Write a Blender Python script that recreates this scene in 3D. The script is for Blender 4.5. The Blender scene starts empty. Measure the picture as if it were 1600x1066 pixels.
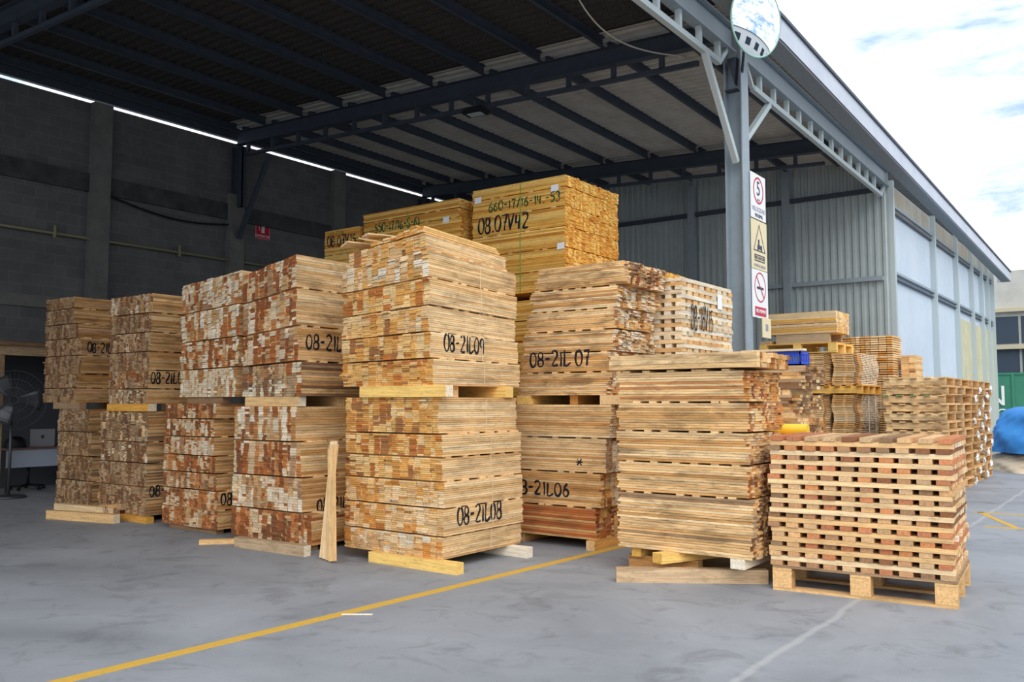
import bpy, math, random
from mathutils import Vector, Matrix
random.seed(7)
R = random.uniform
rad = math.radians
SC = bpy.context.scene
COL = SC.collection
# ---------------------------------------------------------------- camera, sky, sun, exposure
cam = bpy.data.objects.new('camera', bpy.data.cameras.new('camera')); COL.objects.link(cam)
cam.location = (0, 0, 1.5); cam.rotation_euler = (rad(94.12), 0, rad(36.39))
cam.data.sensor_width = 36; cam.data.lens = 30.6; cam.data.clip_end = 500
SC.camera = cam
SC.view_settings.view_transform = 'Standard'; SC.view_settings.look = 'None'
SC.view_settings.exposure = 0.55; SC.view_settings.gamma = 1; SC.view_settings.use_curve_mapping = False
w = bpy.data.worlds.new('sky'); SC.world = w; w.use_nodes = True
nt = w.node_tree; nt.nodes.clear()
def N(nt, t, **k):
    n = nt.nodes.new(t)
    for a, v in k.items():
        if a in n.inputs: n.inputs[a].default_value = v
        else: setattr(n, a, v)
    return n
tc = N(nt, 'ShaderNodeTexCoord'); mp = N(nt, 'ShaderNodeMapping'); mp.inputs['Scale'].default_value = (1.6, 1.6, 5.0)
mp.inputs['Location'].default_value = (0.35, 0.1, 0.2)
n1 = N(nt, 'ShaderNodeTexNoise', Scale=2.6, Detail=9.0, Roughness=0.62, Distortion=0.25)
cr = N(nt, 'ShaderNodeValToRGB')
cr.color_ramp.elements[0].position = 0.39; cr.color_ramp.elements[0].color = (0.27, 0.40, 0.56, 1)
cr.color_ramp.elements[1].position = 0.57; cr.color_ramp.elements[1].color = (0.99, 0.995, 1.0, 1)
bg = N(nt, 'ShaderNodeBackground', Strength=1.15); out = N(nt, 'ShaderNodeOutputWorld')
nt.links.new(tc.outputs['Generated'], mp.inputs['Vector']); nt.links.new(mp.outputs[0], n1.inputs['Vector'])
nt.links.new(n1.outputs['Fac'], cr.inputs[0]); nt.links.new(cr.outputs[0], bg.inputs[0]); nt.links.new(bg.outputs[0], out.inputs[0])
sl = bpy.data.lights.new('hazy_sun', 'SUN'); sl.energy = 1.5; sl.angle = rad(60); sl.color = (1.0, 0.96, 0.9)
so = bpy.data.objects.new('hazy_sun', sl); COL.objects.link(so)
so.rotation_euler = Vector((-0.55, 0.62, -0.75)).to_track_quat('-Z', 'Y').to_euler()

# ---------------------------------------------------------------- helpers
def srgb(r, g, b):
    f = lambda c: (c/255/12.92) if c/255 <= .04045 else ((c/255+.055)/1.055)**2.4
    return (f(r), f(g), f(b))
def jit(c, a=0.1):
    k = 1+R(-a, a); h = R(-a, a)*.25
    return (max(0, c[0]*(k+h)), max(0, c[1]*k), max(0, c[2]*(k-h)))
def mat(name, col, rough=0.8, metal=0.0, noise=None, bump=0, spec=0.3):
    m = bpy.data.materials.new(name); m.use_nodes = True; t = m.node_tree; b = t.nodes['Principled BSDF']
    b.inputs['Base Color'].default_value = (*col, 1); b.inputs['Roughness'].default_value = rough
    b.inputs['Metallic'].default_value = metal; b.inputs['Specular IOR Level'].default_value = spec
    if noise:
        sc, amt, c2 = noise
        tcn = N(t, 'ShaderNodeTexCoord'); mpn = N(t, 'ShaderNodeMapping')
        mpn.inputs['Scale'].default_value = sc if isinstance(sc, tuple) else (sc,)*3
        nn = N(t, 'ShaderNodeTexNoise', Scale=1.0, Detail=8.0, Roughness=0.65)
        r = N(t, 'ShaderNodeValToRGB'); r.color_ramp.elements[0].position = .5-amt; r.color_ramp.elements[1].position = .5+amt
        r.color_ramp.elements[0].color = (*c2, 1); r.color_ramp.elements[1].color = (*col, 1)
        t.links.new(tcn.outputs['Object'], mpn.inputs[0]); t.links.new(mpn.outputs[0], nn.inputs['Vector'])
        t.links.new(nn.outputs['Fac'], r.inputs[0]); t.links.new(r.outputs[0], b.inputs['Base Color'])
        if bump:
            bp = N(t, 'ShaderNodeBump', Strength=bump, Distance=0.02)
            t.links.new(nn.outputs['Fac'], bp.inputs['Height']); t.links.new(bp.outputs[0], b.inputs['Normal'])
    return m
def timber_mat():
    m = bpy.data.materials.new('sawn_timber'); m.use_nodes = True; t = m.node_tree; L = t.links.new
    b = t.nodes['Principled BSDF']; b.inputs['Roughness'].default_value = .85; b.inputs['Specular IOR Level'].default_value = .15
    at = N(t, 'ShaderNodeAttribute', attribute_name='tint'); ab = N(t, 'ShaderNodeAttribute', attribute_name='bc')
    m1 = N(t, 'ShaderNodeMapping'); m1.inputs['Scale'].default_value = (2.5, 60, 60)
    g = N(t, 'ShaderNodeTexNoise', Scale=1.0, Detail=5.0, Roughness=.6, Distortion=.4)
    L(ab.outputs['Vector'], m1.inputs[0]); L(m1.outputs[0], g.inputs['Vector'])
    r1 = N(t, 'ShaderNodeMapRange'); r1.inputs['From Min'].default_value = .3; r1.inputs['From Max'].default_value = .7
    r1.inputs['To Min'].default_value = .80; r1.inputs['To Max'].default_value = 1.27
    L(g.outputs['Fac'], r1.inputs['Value'])
    mul = N(t, 'ShaderNodeVectorMath', operation='SCALE'); L(at.outputs['Color'], mul.inputs[0]); L(r1.outputs[0], mul.inputs['Scale'])
    m3 = N(t, 'ShaderNodeMapping'); m3.inputs['Scale'].default_value = (16, 45, 45)     # small knots and blotches
    g3 = N(t, 'ShaderNodeTexNoise', Scale=1.0, Detail=3.0, Roughness=.6); L(ab.outputs['Vector'], m3.inputs[0]); L(m3.outputs[0], g3.inputs['Vector'])
    r3 = N(t, 'ShaderNodeMapRange'); r3.inputs['From Min'].default_value = .25; r3.inputs['From Max'].default_value = .45; r3.inputs['To Min'].default_value = .68; r3.inputs['To Max'].default_value = 1.0
    L(g3.outputs['Fac'], r3.inputs['Value']); mk3 = N(t, 'ShaderNodeMath', operation='MULTIPLY'); L(r1.outputs[0], mk3.inputs[0]); L(r3.outputs[0], mk3.inputs[1]); L(mk3.outputs[0], mul.inputs['Scale'])
    # mould smears that cross several boards of one bundle
    tcn = N(t, 'ShaderNodeTexCoord'); m2 = N(t, 'ShaderNodeMapping'); m2.inputs['Scale'].default_value = (2.0, 2.0, 11)
    s = N(t, 'ShaderNodeTexNoise', Scale=1.0, Detail=6.0, Roughness=.68, Distortion=.6)
    L(tcn.outputs['Object'], m2.inputs[0]); L(m2.outputs[0], s.inputs['Vector'])
    r2 = N(t, 'ShaderNodeMapRange'); r2.inputs['From Min'].default_value = .455; r2.inputs['From Max'].default_value = .68
    L(s.outputs['Fac'], r2.inputs['Value'])
    mm = N(t, 'ShaderNodeMath', operation='MULTIPLY'); L(r2.outputs[0], mm.inputs[0]); L(at.outputs['Alpha'], mm.inputs[1])
    mx = N(t, 'ShaderNodeMix', data_type='RGBA'); L(mm.outputs[0], mx.inputs['Factor']); L(mul.outputs[0], mx.inputs['A'])
    mx.inputs['B'].default_value = (.125, .07, .038, 1)
    L(mx.outputs['Result'], b.inputs['Base Color'])
    bp = N(t, 'ShaderNodeBump', Strength=.35, Distance=.004); L(g.outputs['Fac'], bp.inputs['Height']); L(bp.outputs[0], b.inputs['Normal'])
    return m
TIM = timber_mat()
M = dict(
 steel=mat('grey_blue_painted_steel', srgb(152, 165, 174), .42, 0, (6, .25, srgb(138, 151, 160)), spec=.4),
 dsteel=mat('dark_painted_steel', srgb(72, 80, 92), .5, 0, (5, .25, srgb(58, 65, 76))),
 cyansteel=mat('pale_painted_steel', srgb(184, 196, 198), .5),
 conc=mat('concrete', srgb(126, 125, 121), .9, 0, (3, .25, srgb(98, 97, 95)), .3),
 zinc=mat('galvanised_sheet', srgb(192, 202, 202), .36, .3, (1.5, .25, srgb(170, 182, 184)), spec=.6),
 fascia=mat('white_zinc_flashing', srgb(205, 210, 220), .5, .0, (1.2, .2, srgb(186, 193, 206))),
 gutter=mat('grey_gutter_underside', srgb(150, 158, 164), .6, 0, (30, .3, srgb(112, 120, 126))),  # gutter bottom in a finely mottled grey, darker than the fascia
 pale=mat('pale_blue_sheet', srgb(208, 218, 226), .5, 0, (1.0, .3, srgb(188, 202, 216))),
 cream=mat('cream_sheet', srgb(214, 208, 172), .6, 0, (1.5, .3, srgb(176, 176, 152))),
 rust=mat('rust_stained_sheet', srgb(176, 160, 136), .7, 0, ((2, 2, .6), .2, srgb(192, 196, 192))),
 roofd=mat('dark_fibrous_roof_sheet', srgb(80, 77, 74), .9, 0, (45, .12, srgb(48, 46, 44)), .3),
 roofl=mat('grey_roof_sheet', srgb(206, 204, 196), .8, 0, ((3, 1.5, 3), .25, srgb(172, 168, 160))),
 white=mat('white_paint', srgb(238, 238, 236), .6), black=mat('black_plastic', srgb(24, 25, 28), .5),
 paint=mat('black_spray_paint', srgb(30, 30, 38), .7), green=mat('green_spray_paint', srgb(30, 88, 48), .7),
 red=mat('sign_red', srgb(196, 28, 52), .5), cr=mat('sign_crimson', srgb(196, 52, 84), .5), nav=mat('sign_navy', srgb(44, 50, 84), .5),
 grey=mat('sign_grey', srgb(150, 150, 165), .5), beige=mat('faded_sign_beige', srgb(232, 216, 176), .6),
 yline=mat('yellow_floor_paint', srgb(224, 176, 60), .8, 0, (14, .3, srgb(196, 160, 84))),
 tarp=mat('blue_tarpaulin', srgb(70, 150, 222), .5, 0, (3, .25, srgb(52, 126, 204)), .4),
 sack=mat('cream_sack', srgb(244, 228, 204), .85, 0, (4, .3, srgb(226, 206, 178)), .3),
 ggreen=mat('green_painted_sheet', srgb(70, 140, 112), .6, 0, (2, .3, srgb(58, 122, 98))),
 yel=mat('yellow_plastic', srgb(250, 196, 48), .4), blue=mat('blue_plastic', srgb(44, 84, 210), .4),
 glass=mat('dark_window', srgb(62, 72, 84), .2, 0), film=mat('white_plastic_film', srgb(240, 244, 250), .4),
 strapg=mat('green_strap', srgb(110, 170, 80), .4), strapc=mat('clear_strap', srgb(236, 208, 166), .25), strapw=mat('white_strap', srgb(235, 235, 235), .4),
 mirror=mat('mirror_glass', (.92, .95, .97), .015, 1.0), rim=mat('mirror_rim', srgb(150, 190, 180), .4),
 desk=mat('pale_desk_laminate', srgb(170, 180, 196), .5), laptop=mat('silver_laptop', srgb(170, 176, 186), .35, .4),
 fan=mat('fan_grey_metal', srgb(84, 86, 90), .4, .5), wire=mat('pale_cable', srgb(190, 186, 176), .5),
 leaf=mat('twig_bark', srgb(150, 96, 66), .9))

def tag(o, label=None, cat=None, group=None, kind=None):
    for k, v in (('label', label), ('category', cat), ('group', group), ('kind', kind)):
        if v: o[k] = v
    return o
def empty(name, loc, rz=0, **k):
    o = bpy.data.objects.new(name, None); COL.objects.link(o); o.location = loc; o.rotation_euler = (0, 0, rz)
    o.empty_display_size = .1
    return tag(o, **k)
class MB:
    def __init__(s, origin=(0, 0, 0)): s.v = []; s.f = []; s.t = []; s.b = []; s.o = Vector(origin); s.col = False; s.sm = False
    def box(s, x0, x1, y0, y1, z0, z1, side=None, end=None, run='X', stain=0.0, mtx=None):
        i = len(s.v)
        P = [(x, y, z) for z in (z0, z1) for y in (y0, y1) for x in (x0, x1)]
        k = (R(0, 50), R(0, 50), R(0, 50))
        for p in P:
            q = Vector(p)
            if mtx: q = mtx @ q
            s.v.append(tuple(q - s.o))
            a = p if run == 'X' else (p[1], p[0], p[2]) if run == 'Y' else (p[2], p[0], p[1])
            s.b.append((a[0]+k[0], a[1]+k[1], a[2]+k[2]))
        F = [(0, 2, 3, 1), (4, 5, 7, 6), (0, 1, 5, 4), (2, 6, 7, 3), (0, 4, 6, 2), (1, 3, 7, 5)]
        s.f += [tuple(i+a for a in f) for f in F]
        if side:
            s.col = True; e = end or side
            ends = {'X': (4, 5), 'Y': (2, 3), 'Z': (0, 1)}[run]
            for n in range(6):
                c = e if n in ends else side
                s.t += [(*c, stain if n not in ends else stain*.5)]*4
        return s
    def add(s, verts, faces):
        i = len(s.v); s.v += [tuple(Vector(p)-s.o) for p in verts]; s.b += [(0, 0, 0)]*len(verts)
        s.f += [tuple(i+a for a in f) for f in faces]; return s
    def beam(s, a, b, wd, ht, upv=(0, 0, 1)):      # box bar from a to b (centre line)
        a = Vector(a); b = Vector(b); d = (b-a).normalized(); u = Vector(upv)
        sd = d.cross(u).normalized(); u = sd.cross(d).normalized()
        vs = [p+sd*x*wd/2+u*z*ht/2 for p in (a, b) for z in (-1, 1) for x in (-1, 1)]
        return s.add(vs, [(0, 1, 3, 2), (4, 6, 7, 5), (0, 4, 5, 1), (2, 3, 7, 6), (0, 2, 6, 4), (1, 5, 7, 3)])
    def tube(s, pts, r, n=8, cap=True):
        pts = [Vector(p) for p in pts]; rings = []
        for i, p in enumerate(pts):
            d = (pts[min(i+1, len(pts)-1)]-pts[max(i-1, 0)]).normalized()
            u = d.cross(Vector((0, 0, 1)));
            if u.length < .05: u = d.cross(Vector((0, 1, 0)))
            u.normalize(); v = d.cross(u); rr = r[i] if isinstance(r, (list, tuple)) else r
            rings.append([p+u*math.cos(a)*rr+v*math.sin(a)*rr for a in [2*math.pi*k/n for k in range(n)]])
        vs = [q for ring in rings for q in ring]; fs = []
        for i in range(len(pts)-1):
            for k in range(n): fs.append((i*n+k, i*n+(k+1) % n, (i+1)*n+(k+1) % n, (i+1)*n+k))
        if cap: fs += [tuple(range(n-1, -1, -1)), tuple((len(pts)-1)*n+k for k in range(n))]
        s.sm = True
        return s.add(vs, fs)
    def build(s, name, m=None, parent=None, **k):
        me = bpy.data.meshes.new(name); me.from_pydata(s.v, [], s.f)
        if s.col:
            a = me.color_attributes.new('tint', 'FLOAT_COLOR', 'CORNER'); a.data.foreach_set('color', [c for t in s.t for c in t])
            b = me.attributes.new('bc', 'FLOAT_VECTOR', 'POINT'); b.data.foreach_set('vector', [c for t in s.b for c in t])
        if s.sm: me.polygons.foreach_set('use_smooth', [len(f) == 4 for f in s.f])
        me.materials.append(m or TIM)
        o = bpy.data.objects.new(name, me); COL.objects.link(o)
        if parent: o.parent = parent
        elif any(s.o): o.location = s.o
        return tag(o, **k)
def struct(name, mb, m): return mb.build(name, m, kind='structure')
def Bx(*a): return MB().box(*a)

# ---------------------------------------------------------------- floor
fm = bpy.data.materials.new('stained_concrete_floor'); fm.use_nodes = True; t = fm.node_tree; L = t.links.new; b = t.nodes['Principled BSDF']
b.inputs['Roughness'].default_value = .62; b.inputs['Specular IOR Level'].default_value = .35
tcn = N(t, 'ShaderNodeTexCoord'); na = N(t, 'ShaderNodeTexNoise', Scale=.45, Detail=10.0, Roughness=.62, Distortion=.8)
nb = N(t, 'ShaderNodeTexNoise', Scale=90.0, Detail=3.0, Roughness=.6); nc = N(t, 'ShaderNodeTexNoise', Scale=2.2, Detail=8.0, Roughness=.7, Distortion=1.2)
for n in (na, nb, nc): L(tcn.outputs['Object'], n.inputs['Vector'])
r = N(t, 'ShaderNodeValToRGB'); e = r.color_ramp.elements
e[0].position = .33; e[0].color = (*srgb(132, 136, 142), 1); e[1].position = .68; e[1].color = (*srgb(160, 164, 171), 1)
L(na.outputs['Fac'], r.inputs[0])
m1 = N(t, 'ShaderNodeMapRange'); m1.inputs['From Min'].default_value = .34; m1.inputs['From Max'].default_value = .47; m1.inputs['To Min'].default_value = .74; m1.inputs['To Max'].default_value = 1.0
L(nc.outputs['Fac'], m1.inputs['Value'])
m2 = N(t, 'ShaderNodeMapRange'); m2.inputs['To Min'].default_value = .9; m2.inputs['To Max'].default_value = 1.1; L(nb.outputs['Fac'], m2.inputs['Value'])
mu = N(t, 'ShaderNodeMath', operation='MULTIPLY'); L(m1.outputs[0], mu.inputs[0]); L(m2.outputs[0], mu.inputs[1])
vs = N(t, 'ShaderNodeVectorMath', operation='SCALE'); L(r.outputs[0], vs.inputs[0]); L(mu.outputs[0], vs.inputs['Scale'])
# slab joint filled with pale mortar, running along the yard
sx = N(t, 'ShaderNodeSeparateXYZ'); L(tcn.outputs['Object'], sx.inputs[0])
nd = N(t, 'ShaderNodeTexNoise', Scale=1.3, Detail=4.0); L(tcn.outputs['Object'], nd.inputs['Vector'])
ma = N(t, 'ShaderNodeMath', operation='MULTIPLY_ADD'); ma.inputs[1].default_value = .12; L(nd.outputs['Fac'], ma.inputs[0]); L(sx.outputs['X'], ma.inputs[2])
wj = N(t, 'ShaderNodeMath', operation='ABSOLUTE')
ad = N(t, 'ShaderNodeMath', operation='ADD'); ad.inputs[1].default_value = 1.83; L(ma.outputs[0], ad.inputs[0]); L(ad.outputs[0], wj.inputs[0])
mj = N(t, 'ShaderNodeMapRange'); mj.inputs['From Min'].default_value = .012; mj.inputs['From Max'].default_value = .035; mj.inputs['To Min'].default_value = .38; mj.inputs['To Max'].default_value = 0
L(wj.outputs[0], mj.inputs['Value'])
mx = N(t, 'ShaderNodeMix', data_type='RGBA'); L(mj.outputs[0], mx.inputs['Factor']); L(vs.outputs[0], mx.inputs['A']); mx.inputs['B'].default_value = (*srgb(196, 198, 198), 1)
L(mx.outputs['Result'], b.inputs['Base Color'])
bp = N(t, 'ShaderNodeBump', Strength=.15, Distance=.01); L(nb.outputs['Fac'], bp.inputs['Height']); L(bp.outputs[0], b.inputs['Normal'])
struct('floor', Bx(-60, 60, -40, 90, -.2, 0), fm)

# ---------------------------------------------------------------- block wall (left)
bm = bpy.data.materials.new('grey_block_masonry'); bm.use_nodes = True; t = bm.node_tree; L = t.links.new; b = t.nodes['Principled BSDF']; b.inputs['Roughness'].default_value = .92
tcn = N(t, 'ShaderNodeTexCoord'); sp = N(t, 'ShaderNodeSeparateXYZ'); cb = N(t, 'ShaderNodeCombineXYZ')
L(tcn.outputs['Object'], sp.inputs[0]); L(sp.outputs['Y'], cb.inputs['X']); L(sp.outputs['Z'], cb.inputs['Y'])
br = N(t, 'ShaderNodeTexBrick', Scale=1.0); br.inputs['Brick Width'].default_value = .41; br.inputs['Row Height'].default_value = .205; br.inputs['Mortar Size'].default_value = .008
br.inputs['Color1'].default_value = (*srgb(108, 107, 106), 1); br.inputs['Color2'].default_value = (*srgb(97, 98, 99), 1); br.inputs['Mortar'].default_value = (*srgb(116, 115, 113), 1)
L(cb.outputs[0], br.inputs['Vector'])
nz = N(t, 'ShaderNodeTexNoise', Scale=1.3, Detail=9.0, Roughness=.7); L(tcn.outputs['Object'], nz.inputs['Vector'])
mr = N(t, 'ShaderNodeMapRange'); mr.inputs['From Min'].default_value = .3; mr.inputs['From Max'].default_value = .7; mr.inputs['To Min'].default_value = .75; mr.inputs['To Max'].default_value = 1.15
L(nz.outputs['Fac'], mr.inputs['Value']); vs = N(t, 'ShaderNodeVectorMath', operation='SCALE'); L(br.outputs['Color'], vs.inputs[0]); L(mr.outputs[0], vs.inputs['Scale'])
L(vs.outputs[0], b.inputs['Base Color'])
bp = N(t, 'ShaderNodeBump', Strength=.5, Distance=.012); bp.invert = True; L(br.outputs['Fac'], bp.inputs['Height']); L(bp.outputs[0], b.inputs['Normal'])
WX = -16.6
YF0, YB0 = -3.5, 20.7        # front and back end of the open hall
struct('wall_left', Bx(WX-.2, WX, YF0, YB0, 0, 7.40), bm)
struct('trim_0', Bx(WX-.14, WX-.04, YF0, YB0, 7.505, 7.78), M['dsteel'])
struct('trim_1', Bx(WX, WX+.06, YF0, YB0, 5.62, 5.98), mat('dark_concrete_ledge', srgb(88, 88, 90), .9, 0, (2, .2, srgb(52, 52, 55)), .3))  # wall ledge in a mottled grey, darker than the pillars
struct('trim_2', Bx(WX, WX+.05, YF0, YB0, 3.28, 3.5), M['conc'])
for i, y in enumerate((2.7, 5.75, 8.75, 11.9, 14.95, 18.0)):
    struct('trim_%d' % (i+3), Bx(WX, WX+.16, y-.19, y+.19, 0, 7.40 if abs(y-11.9) > .5 and abs(y-18) > .5 else 6.2), M['conc'])
# conduit along the wall
c = MB(); c.tube([(WX+.12, YF0+1, 4.68), (WX+.12, 18, 4.70)], .028)
for y in (7.9, 10.5, 13.0): c.box(WX+.08, WX+.16, y-.02, y+.02, 4.60, 4.84)
c.build('wall_conduit', mat('dull_yellow_pipe', srgb(140, 138, 108), .6), label='long dull yellow pipe running level along the grey block wall', cat='pipe')
c = MB(); pts = [(WX+.1, 8.9+3.0*k/12, 5.62-.18*math.sin(math.pi*k/12)-.1*k/12) for k in range(13)]; c.tube(pts, .02)
c.build('wall_cable', M['black'], label='black cable sagging under the wall ledge between two concrete pillars', cat='cable')

# ---------------------------------------------------------------- rear wall, right wall, roof
def dip(x, y): return max(0, .024*(y-12.2))*max(0, (x+16.6)/12.5)
def roofz(x, y=0): return 7.16+(-5.84-x)*.045-dip(x, y)     # top of the trusses
def corrugate(fn, a0, a1, b0, b1, pitch, depth, nb=1, prof=(0, .35, .5, .85)):
    """fn(a, b, h) -> point; ridges run along b and repeat along a"""
    As = []; a = a0
    while a < a1:
        for p, h in zip(prof, (0, 0, 1, 1)): As.append((a+p*pitch, h*depth))
        a += pitch
    As = [q for q in As if q[0] <= a1]
    vs = []; fs = []
    for a, h in As:
        for k in range(nb+1): vs.append(fn(a, b0+(b1-b0)*k/nb, h))
    n = nb+1
    for i in range(len(As)-1):
        for k in range(nb): fs.append((i*n+k, i*n+k+1, (i+1)*n+k+1, (i+1)*n+k))
    return MB().add(vs, fs)
def solid(o, th=.004):
    md = o.modifiers.new('sheet', 'SOLIDIFY'); md.thickness = th; md.offset = 0; return o
RW = corrugate(lambda a, b, h: (a, YB0-h, b*(roofz(a, YB0)+.12)), WX, -4.66, 0, 1, .165, .04)
solid(struct('wall_back', RW, M['zinc']))
RI = corrugate(lambda a, b, h: (-4.72+h, a, b), YB0+.05, 35.95, 0, 6.55, .09, .012)
solid(struct('wall_right', RI, M['pale']))
struct('wall_front', Bx(WX, -4.75, 35.9, 36.05, 0, 6.6), M['pale'])
CR = corrugate(lambda a, b, h: (-4.69+h, a, b), 28.9, 35.95, 0, 4.1, .16, .014)
solid(struct('trim_10', CR, M['cream']))
RT = corrugate(lambda a, b, h: (-4.69+h, a, b), YB0+.2, 35.95, 5.95, 6.5, .09, .012)
solid(struct('trim_11', RT, M['rust']))
for i, z in enumerate((6.02, 4.48)):
    struct('trim_%d' % (12+i), Bx(-4.70, -4.62, YB0+.1, 35.95, z-.03, z+.03), M['steel'])
    struct('trim_%d' % (14+i), Bx(-4.70, -4.64, YB0+.1, 35.95, z-.15, z-.12), M['dsteel'])
for i, y in enumerate((20.78, 25.4, 28.7, 31.4, 33.4, 34.8, 35.95)):
    struct('trim_%d' % (16+i), Bx(-4.72, -4.57, y-.07, y+.07, 0, 6.55), M['cyansteel'])
for i, z in enumerate((6.35, 4.32, 2.3)):
    struct('trim_%d' % (23+i), Bx(WX, -4.8, YB0-.16, YB0-.06, z-.05, z+.05), M['dsteel' if i == 0 else 'steel'])
for i, x in enumerate((-14.3, -12.0, -9.4, -6.95)):
    struct('trim_%d' % (26+i), Bx(x-.09, x+.09, YB0-.22, YB0-.06, 0, 7.1), M['steel'])
# roof sheets: dark fibrous ones in front, paler ones over the rear bay
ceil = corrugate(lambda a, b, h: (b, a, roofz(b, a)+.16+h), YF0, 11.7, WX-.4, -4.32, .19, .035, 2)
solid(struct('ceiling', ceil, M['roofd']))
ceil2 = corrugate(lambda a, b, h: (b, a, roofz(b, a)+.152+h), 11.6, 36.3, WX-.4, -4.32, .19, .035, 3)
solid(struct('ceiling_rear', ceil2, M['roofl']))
# purlins
px = [-16.45] + [-15.41+1.215*k for k in range(9)] + [-4.46]
def channel(mb, a, b, h, wd, th=.012):      # C section with web and two flanges
    a = Vector(a); b = Vector(b)
    mb.beam(a, b, th, h)
    for s in (-1, 1): mb.beam(a+Vector((wd/2, 0, s*(h/2-th/2))), b+Vector((wd/2, 0, s*(h/2-th/2))), wd, th)
for x in px:
    for (y0, y1) in ((YF0, 5.72), (5.88, 11.82), (11.98, 18.02), (18.18, YB0-.3)):
        p = MB(); channel(p, (x, y0, roofz(x, y0)+.07), (x, y1, roofz(x, y1)+.07), .17, .06)
        p.build('roof_purlin', M['dsteel'], kind='structure')
# frames: I beam with a light lower chord on short posts
def frame(y, x0, x1, matn='dsteel'):
    root = MB(); zf = lambda x: roofz(x, y)
    a = Vector((x0, y, zf(x0))); b_ = Vector((x1, y, zf(x1)))
    root.beam(a-Vector((0, 0, .15)), b_-Vector((0, 0, .15)), .012, .3)
    for dz in (.006, .294): root.beam(a-Vector((0, 0, dz)), b_-Vector((0, 0, dz)), .16, .014)
    o = root.build('roof_truss', M[matn], kind='structure')
    ch = MB(); ch.beam((x0+.35, y, zf(x0+.35)-.54), (x1-.45, y, zf(x1-.45)-.54), .07, .07); ch.build('lower_chord', M[matn], o)
    ps = MB(); x = x0+.4
    while x < x1-.5: ps.beam((x, y, zf(x)-.52), (x, y, zf(x)-.29), .07, .07, (0, 1, 0)); x += .85
    ps.build('chord_posts', M[matn], o)
    return o
for y in (-.3, 5.8, 11.9, 18.1): frame(y, WX+.1, -4.85)
# knee braces and short steel posts on the left wall pillars
for y in (5.8, 11.9, 18.1):
    p = MB(); p.box(WX+.02, WX+.30, y-.02, y+.02, 5.9, 7.28)
    for x in (WX+.03, WX+.29): p.box(x-.01, x+.01, y-.09, y+.09, 5.9, 7.28)
    p.build('wall_post', M['dsteel'], kind='structure')
    q = MB(); q.beam((WX+.22, y, 5.2), (WX+1.25, y, 6.95), .09, .09, (0, 1, 0)); q.build('wall_brace', M['dsteel'], kind='structure')
# eave beams along the open side
def eave(y0, y1):
    X = -4.72; zz = lambda y: 6.74-max(0, .017*(y-12.2))
    o = MB(); a = Vector((X, y0, zz(y0))); b_ = Vector((X, y1, zz(y1)))
    o.beam(a, b_, .014, .36)
    for dz in (-.18, .18): o.beam(a+Vector((0, 0, dz)), b_+Vector((0, 0, dz)), .16, .016)
    o = o.build('eave_beam', M['steel'], kind='structure')
    zc = lambda y: zz(y)-.46
    c = MB(); c.beam((X, y0+.45, zc(y0)), (X, y1-.45, zc(y1)), .08, .08)
    c.beam((X, y0+.45, zc(y0)), (X, y0+.2, zz(y0)-.2), .06, .06); c.beam((X, y1-.45, zc(y1)), (X, y1-.2, zz(y1)-.2), .06, .06)
    c.build('lower_chord', M['cyansteel'], o)
    c = MB(); y = y0+.75
    while y < y1-.5: c.beam((X, y, zc(y)), (X, y, zz(y)-.17), .07, .07, (1, 0, 0)); y += .62
    c.build('chord_posts', M['cyansteel'], o)
for (y0, y1) in ((-5.0, 11.75), (12.1, 20.7)): eave(y0, y1)
# main column (H section) with base plate
def column(y, braces=True):
    c = MB(); c.box(-4.84, -4.60, y-.007, y+.007, 0, 6.9)
    for x in (-4.845, -4.595): c.box(x-.009, x+.009, y-.13, y+.13, 0, 6.9)
    o = c.build('steel_column', M['steel'], kind='structure')
    MB().box(-4.95, -4.49, y-.22, y+.22, 0, .03).build('base_plate', M['steel'], o)
    MB().box(-4.84, -4.66, y-.13, y-.01, 6.02, 6.04).build('stiffener', M['dsteel'], o)
    g = MB(); g.add([(-4.80, y-.02, 6.5), (-4.66, y-.02, 6.5), (-4.69, y-.02, 6.1), (-4.80, y-.12, 6.5), (-4.66, y-.12, 6.5), (-4.69, y-.12, 6.1)], [(0, 1, 2), (3, 5, 4), (0, 3, 4, 1), (1, 4, 5, 2), (2, 5, 3, 0)])
    g.build('gusset', M['dsteel'], o)
    if braces:
        b1 = MB(); b1.beam((-4.72, y-1.1, 6.27), (-4.68, y-.14, 4.95), .08, .08); b1.build('knee_brace', M['cyansteel'], o)
        b2 = MB(); b2.beam((-4.72, y+1.35, 6.22), (-4.68, y+.14, 5.3), .08, .08); b2.build('knee_brace', M['cyansteel'], o)
    return o
column(11.9); column(-5.2, False)
# fascia / box gutter
def fz(y): return 7.03-max(0, .029*(y-12.2))
g = MB(); ys = (-9, 12.2, 36.6)
for a, b_ in zip(ys, ys[1:]):
    g.add([(x, y, fz(y)+dz) for y in (a, b_) for x, dz in ((-4.10, .02), (-4.10, -.33), (-4.13, -.33), (-4.13, .02))],
          [(0, 4, 5, 1), (1, 5, 6, 2), (2, 6, 7, 3), (3, 7, 4, 0)])
g.add([(x, 36.6, fz(36.6)+dz) for x, dz in ((-4.10, .02), (-4.10, -.33), (-4.55, -.33), (-4.55, .02))], [(0, 1, 2, 3)])
fo = g.build('trim_30', M['fascia'], kind='structure')
g = MB()
for a, b_ in zip(ys, ys[1:]):
    g.add([(x, y, fz(y)+dz) for y in (a, b_) for x, dz in ((-4.10, -.33), (-4.42, -.30), (-4.42, -.28), (-4.10, -.31))],
          [(0, 4, 5, 1), (1, 5, 6, 2), (2, 6, 7, 3), (3, 7, 4, 0)])
g.build('trim_31', M['gutter'], kind='structure')
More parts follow.
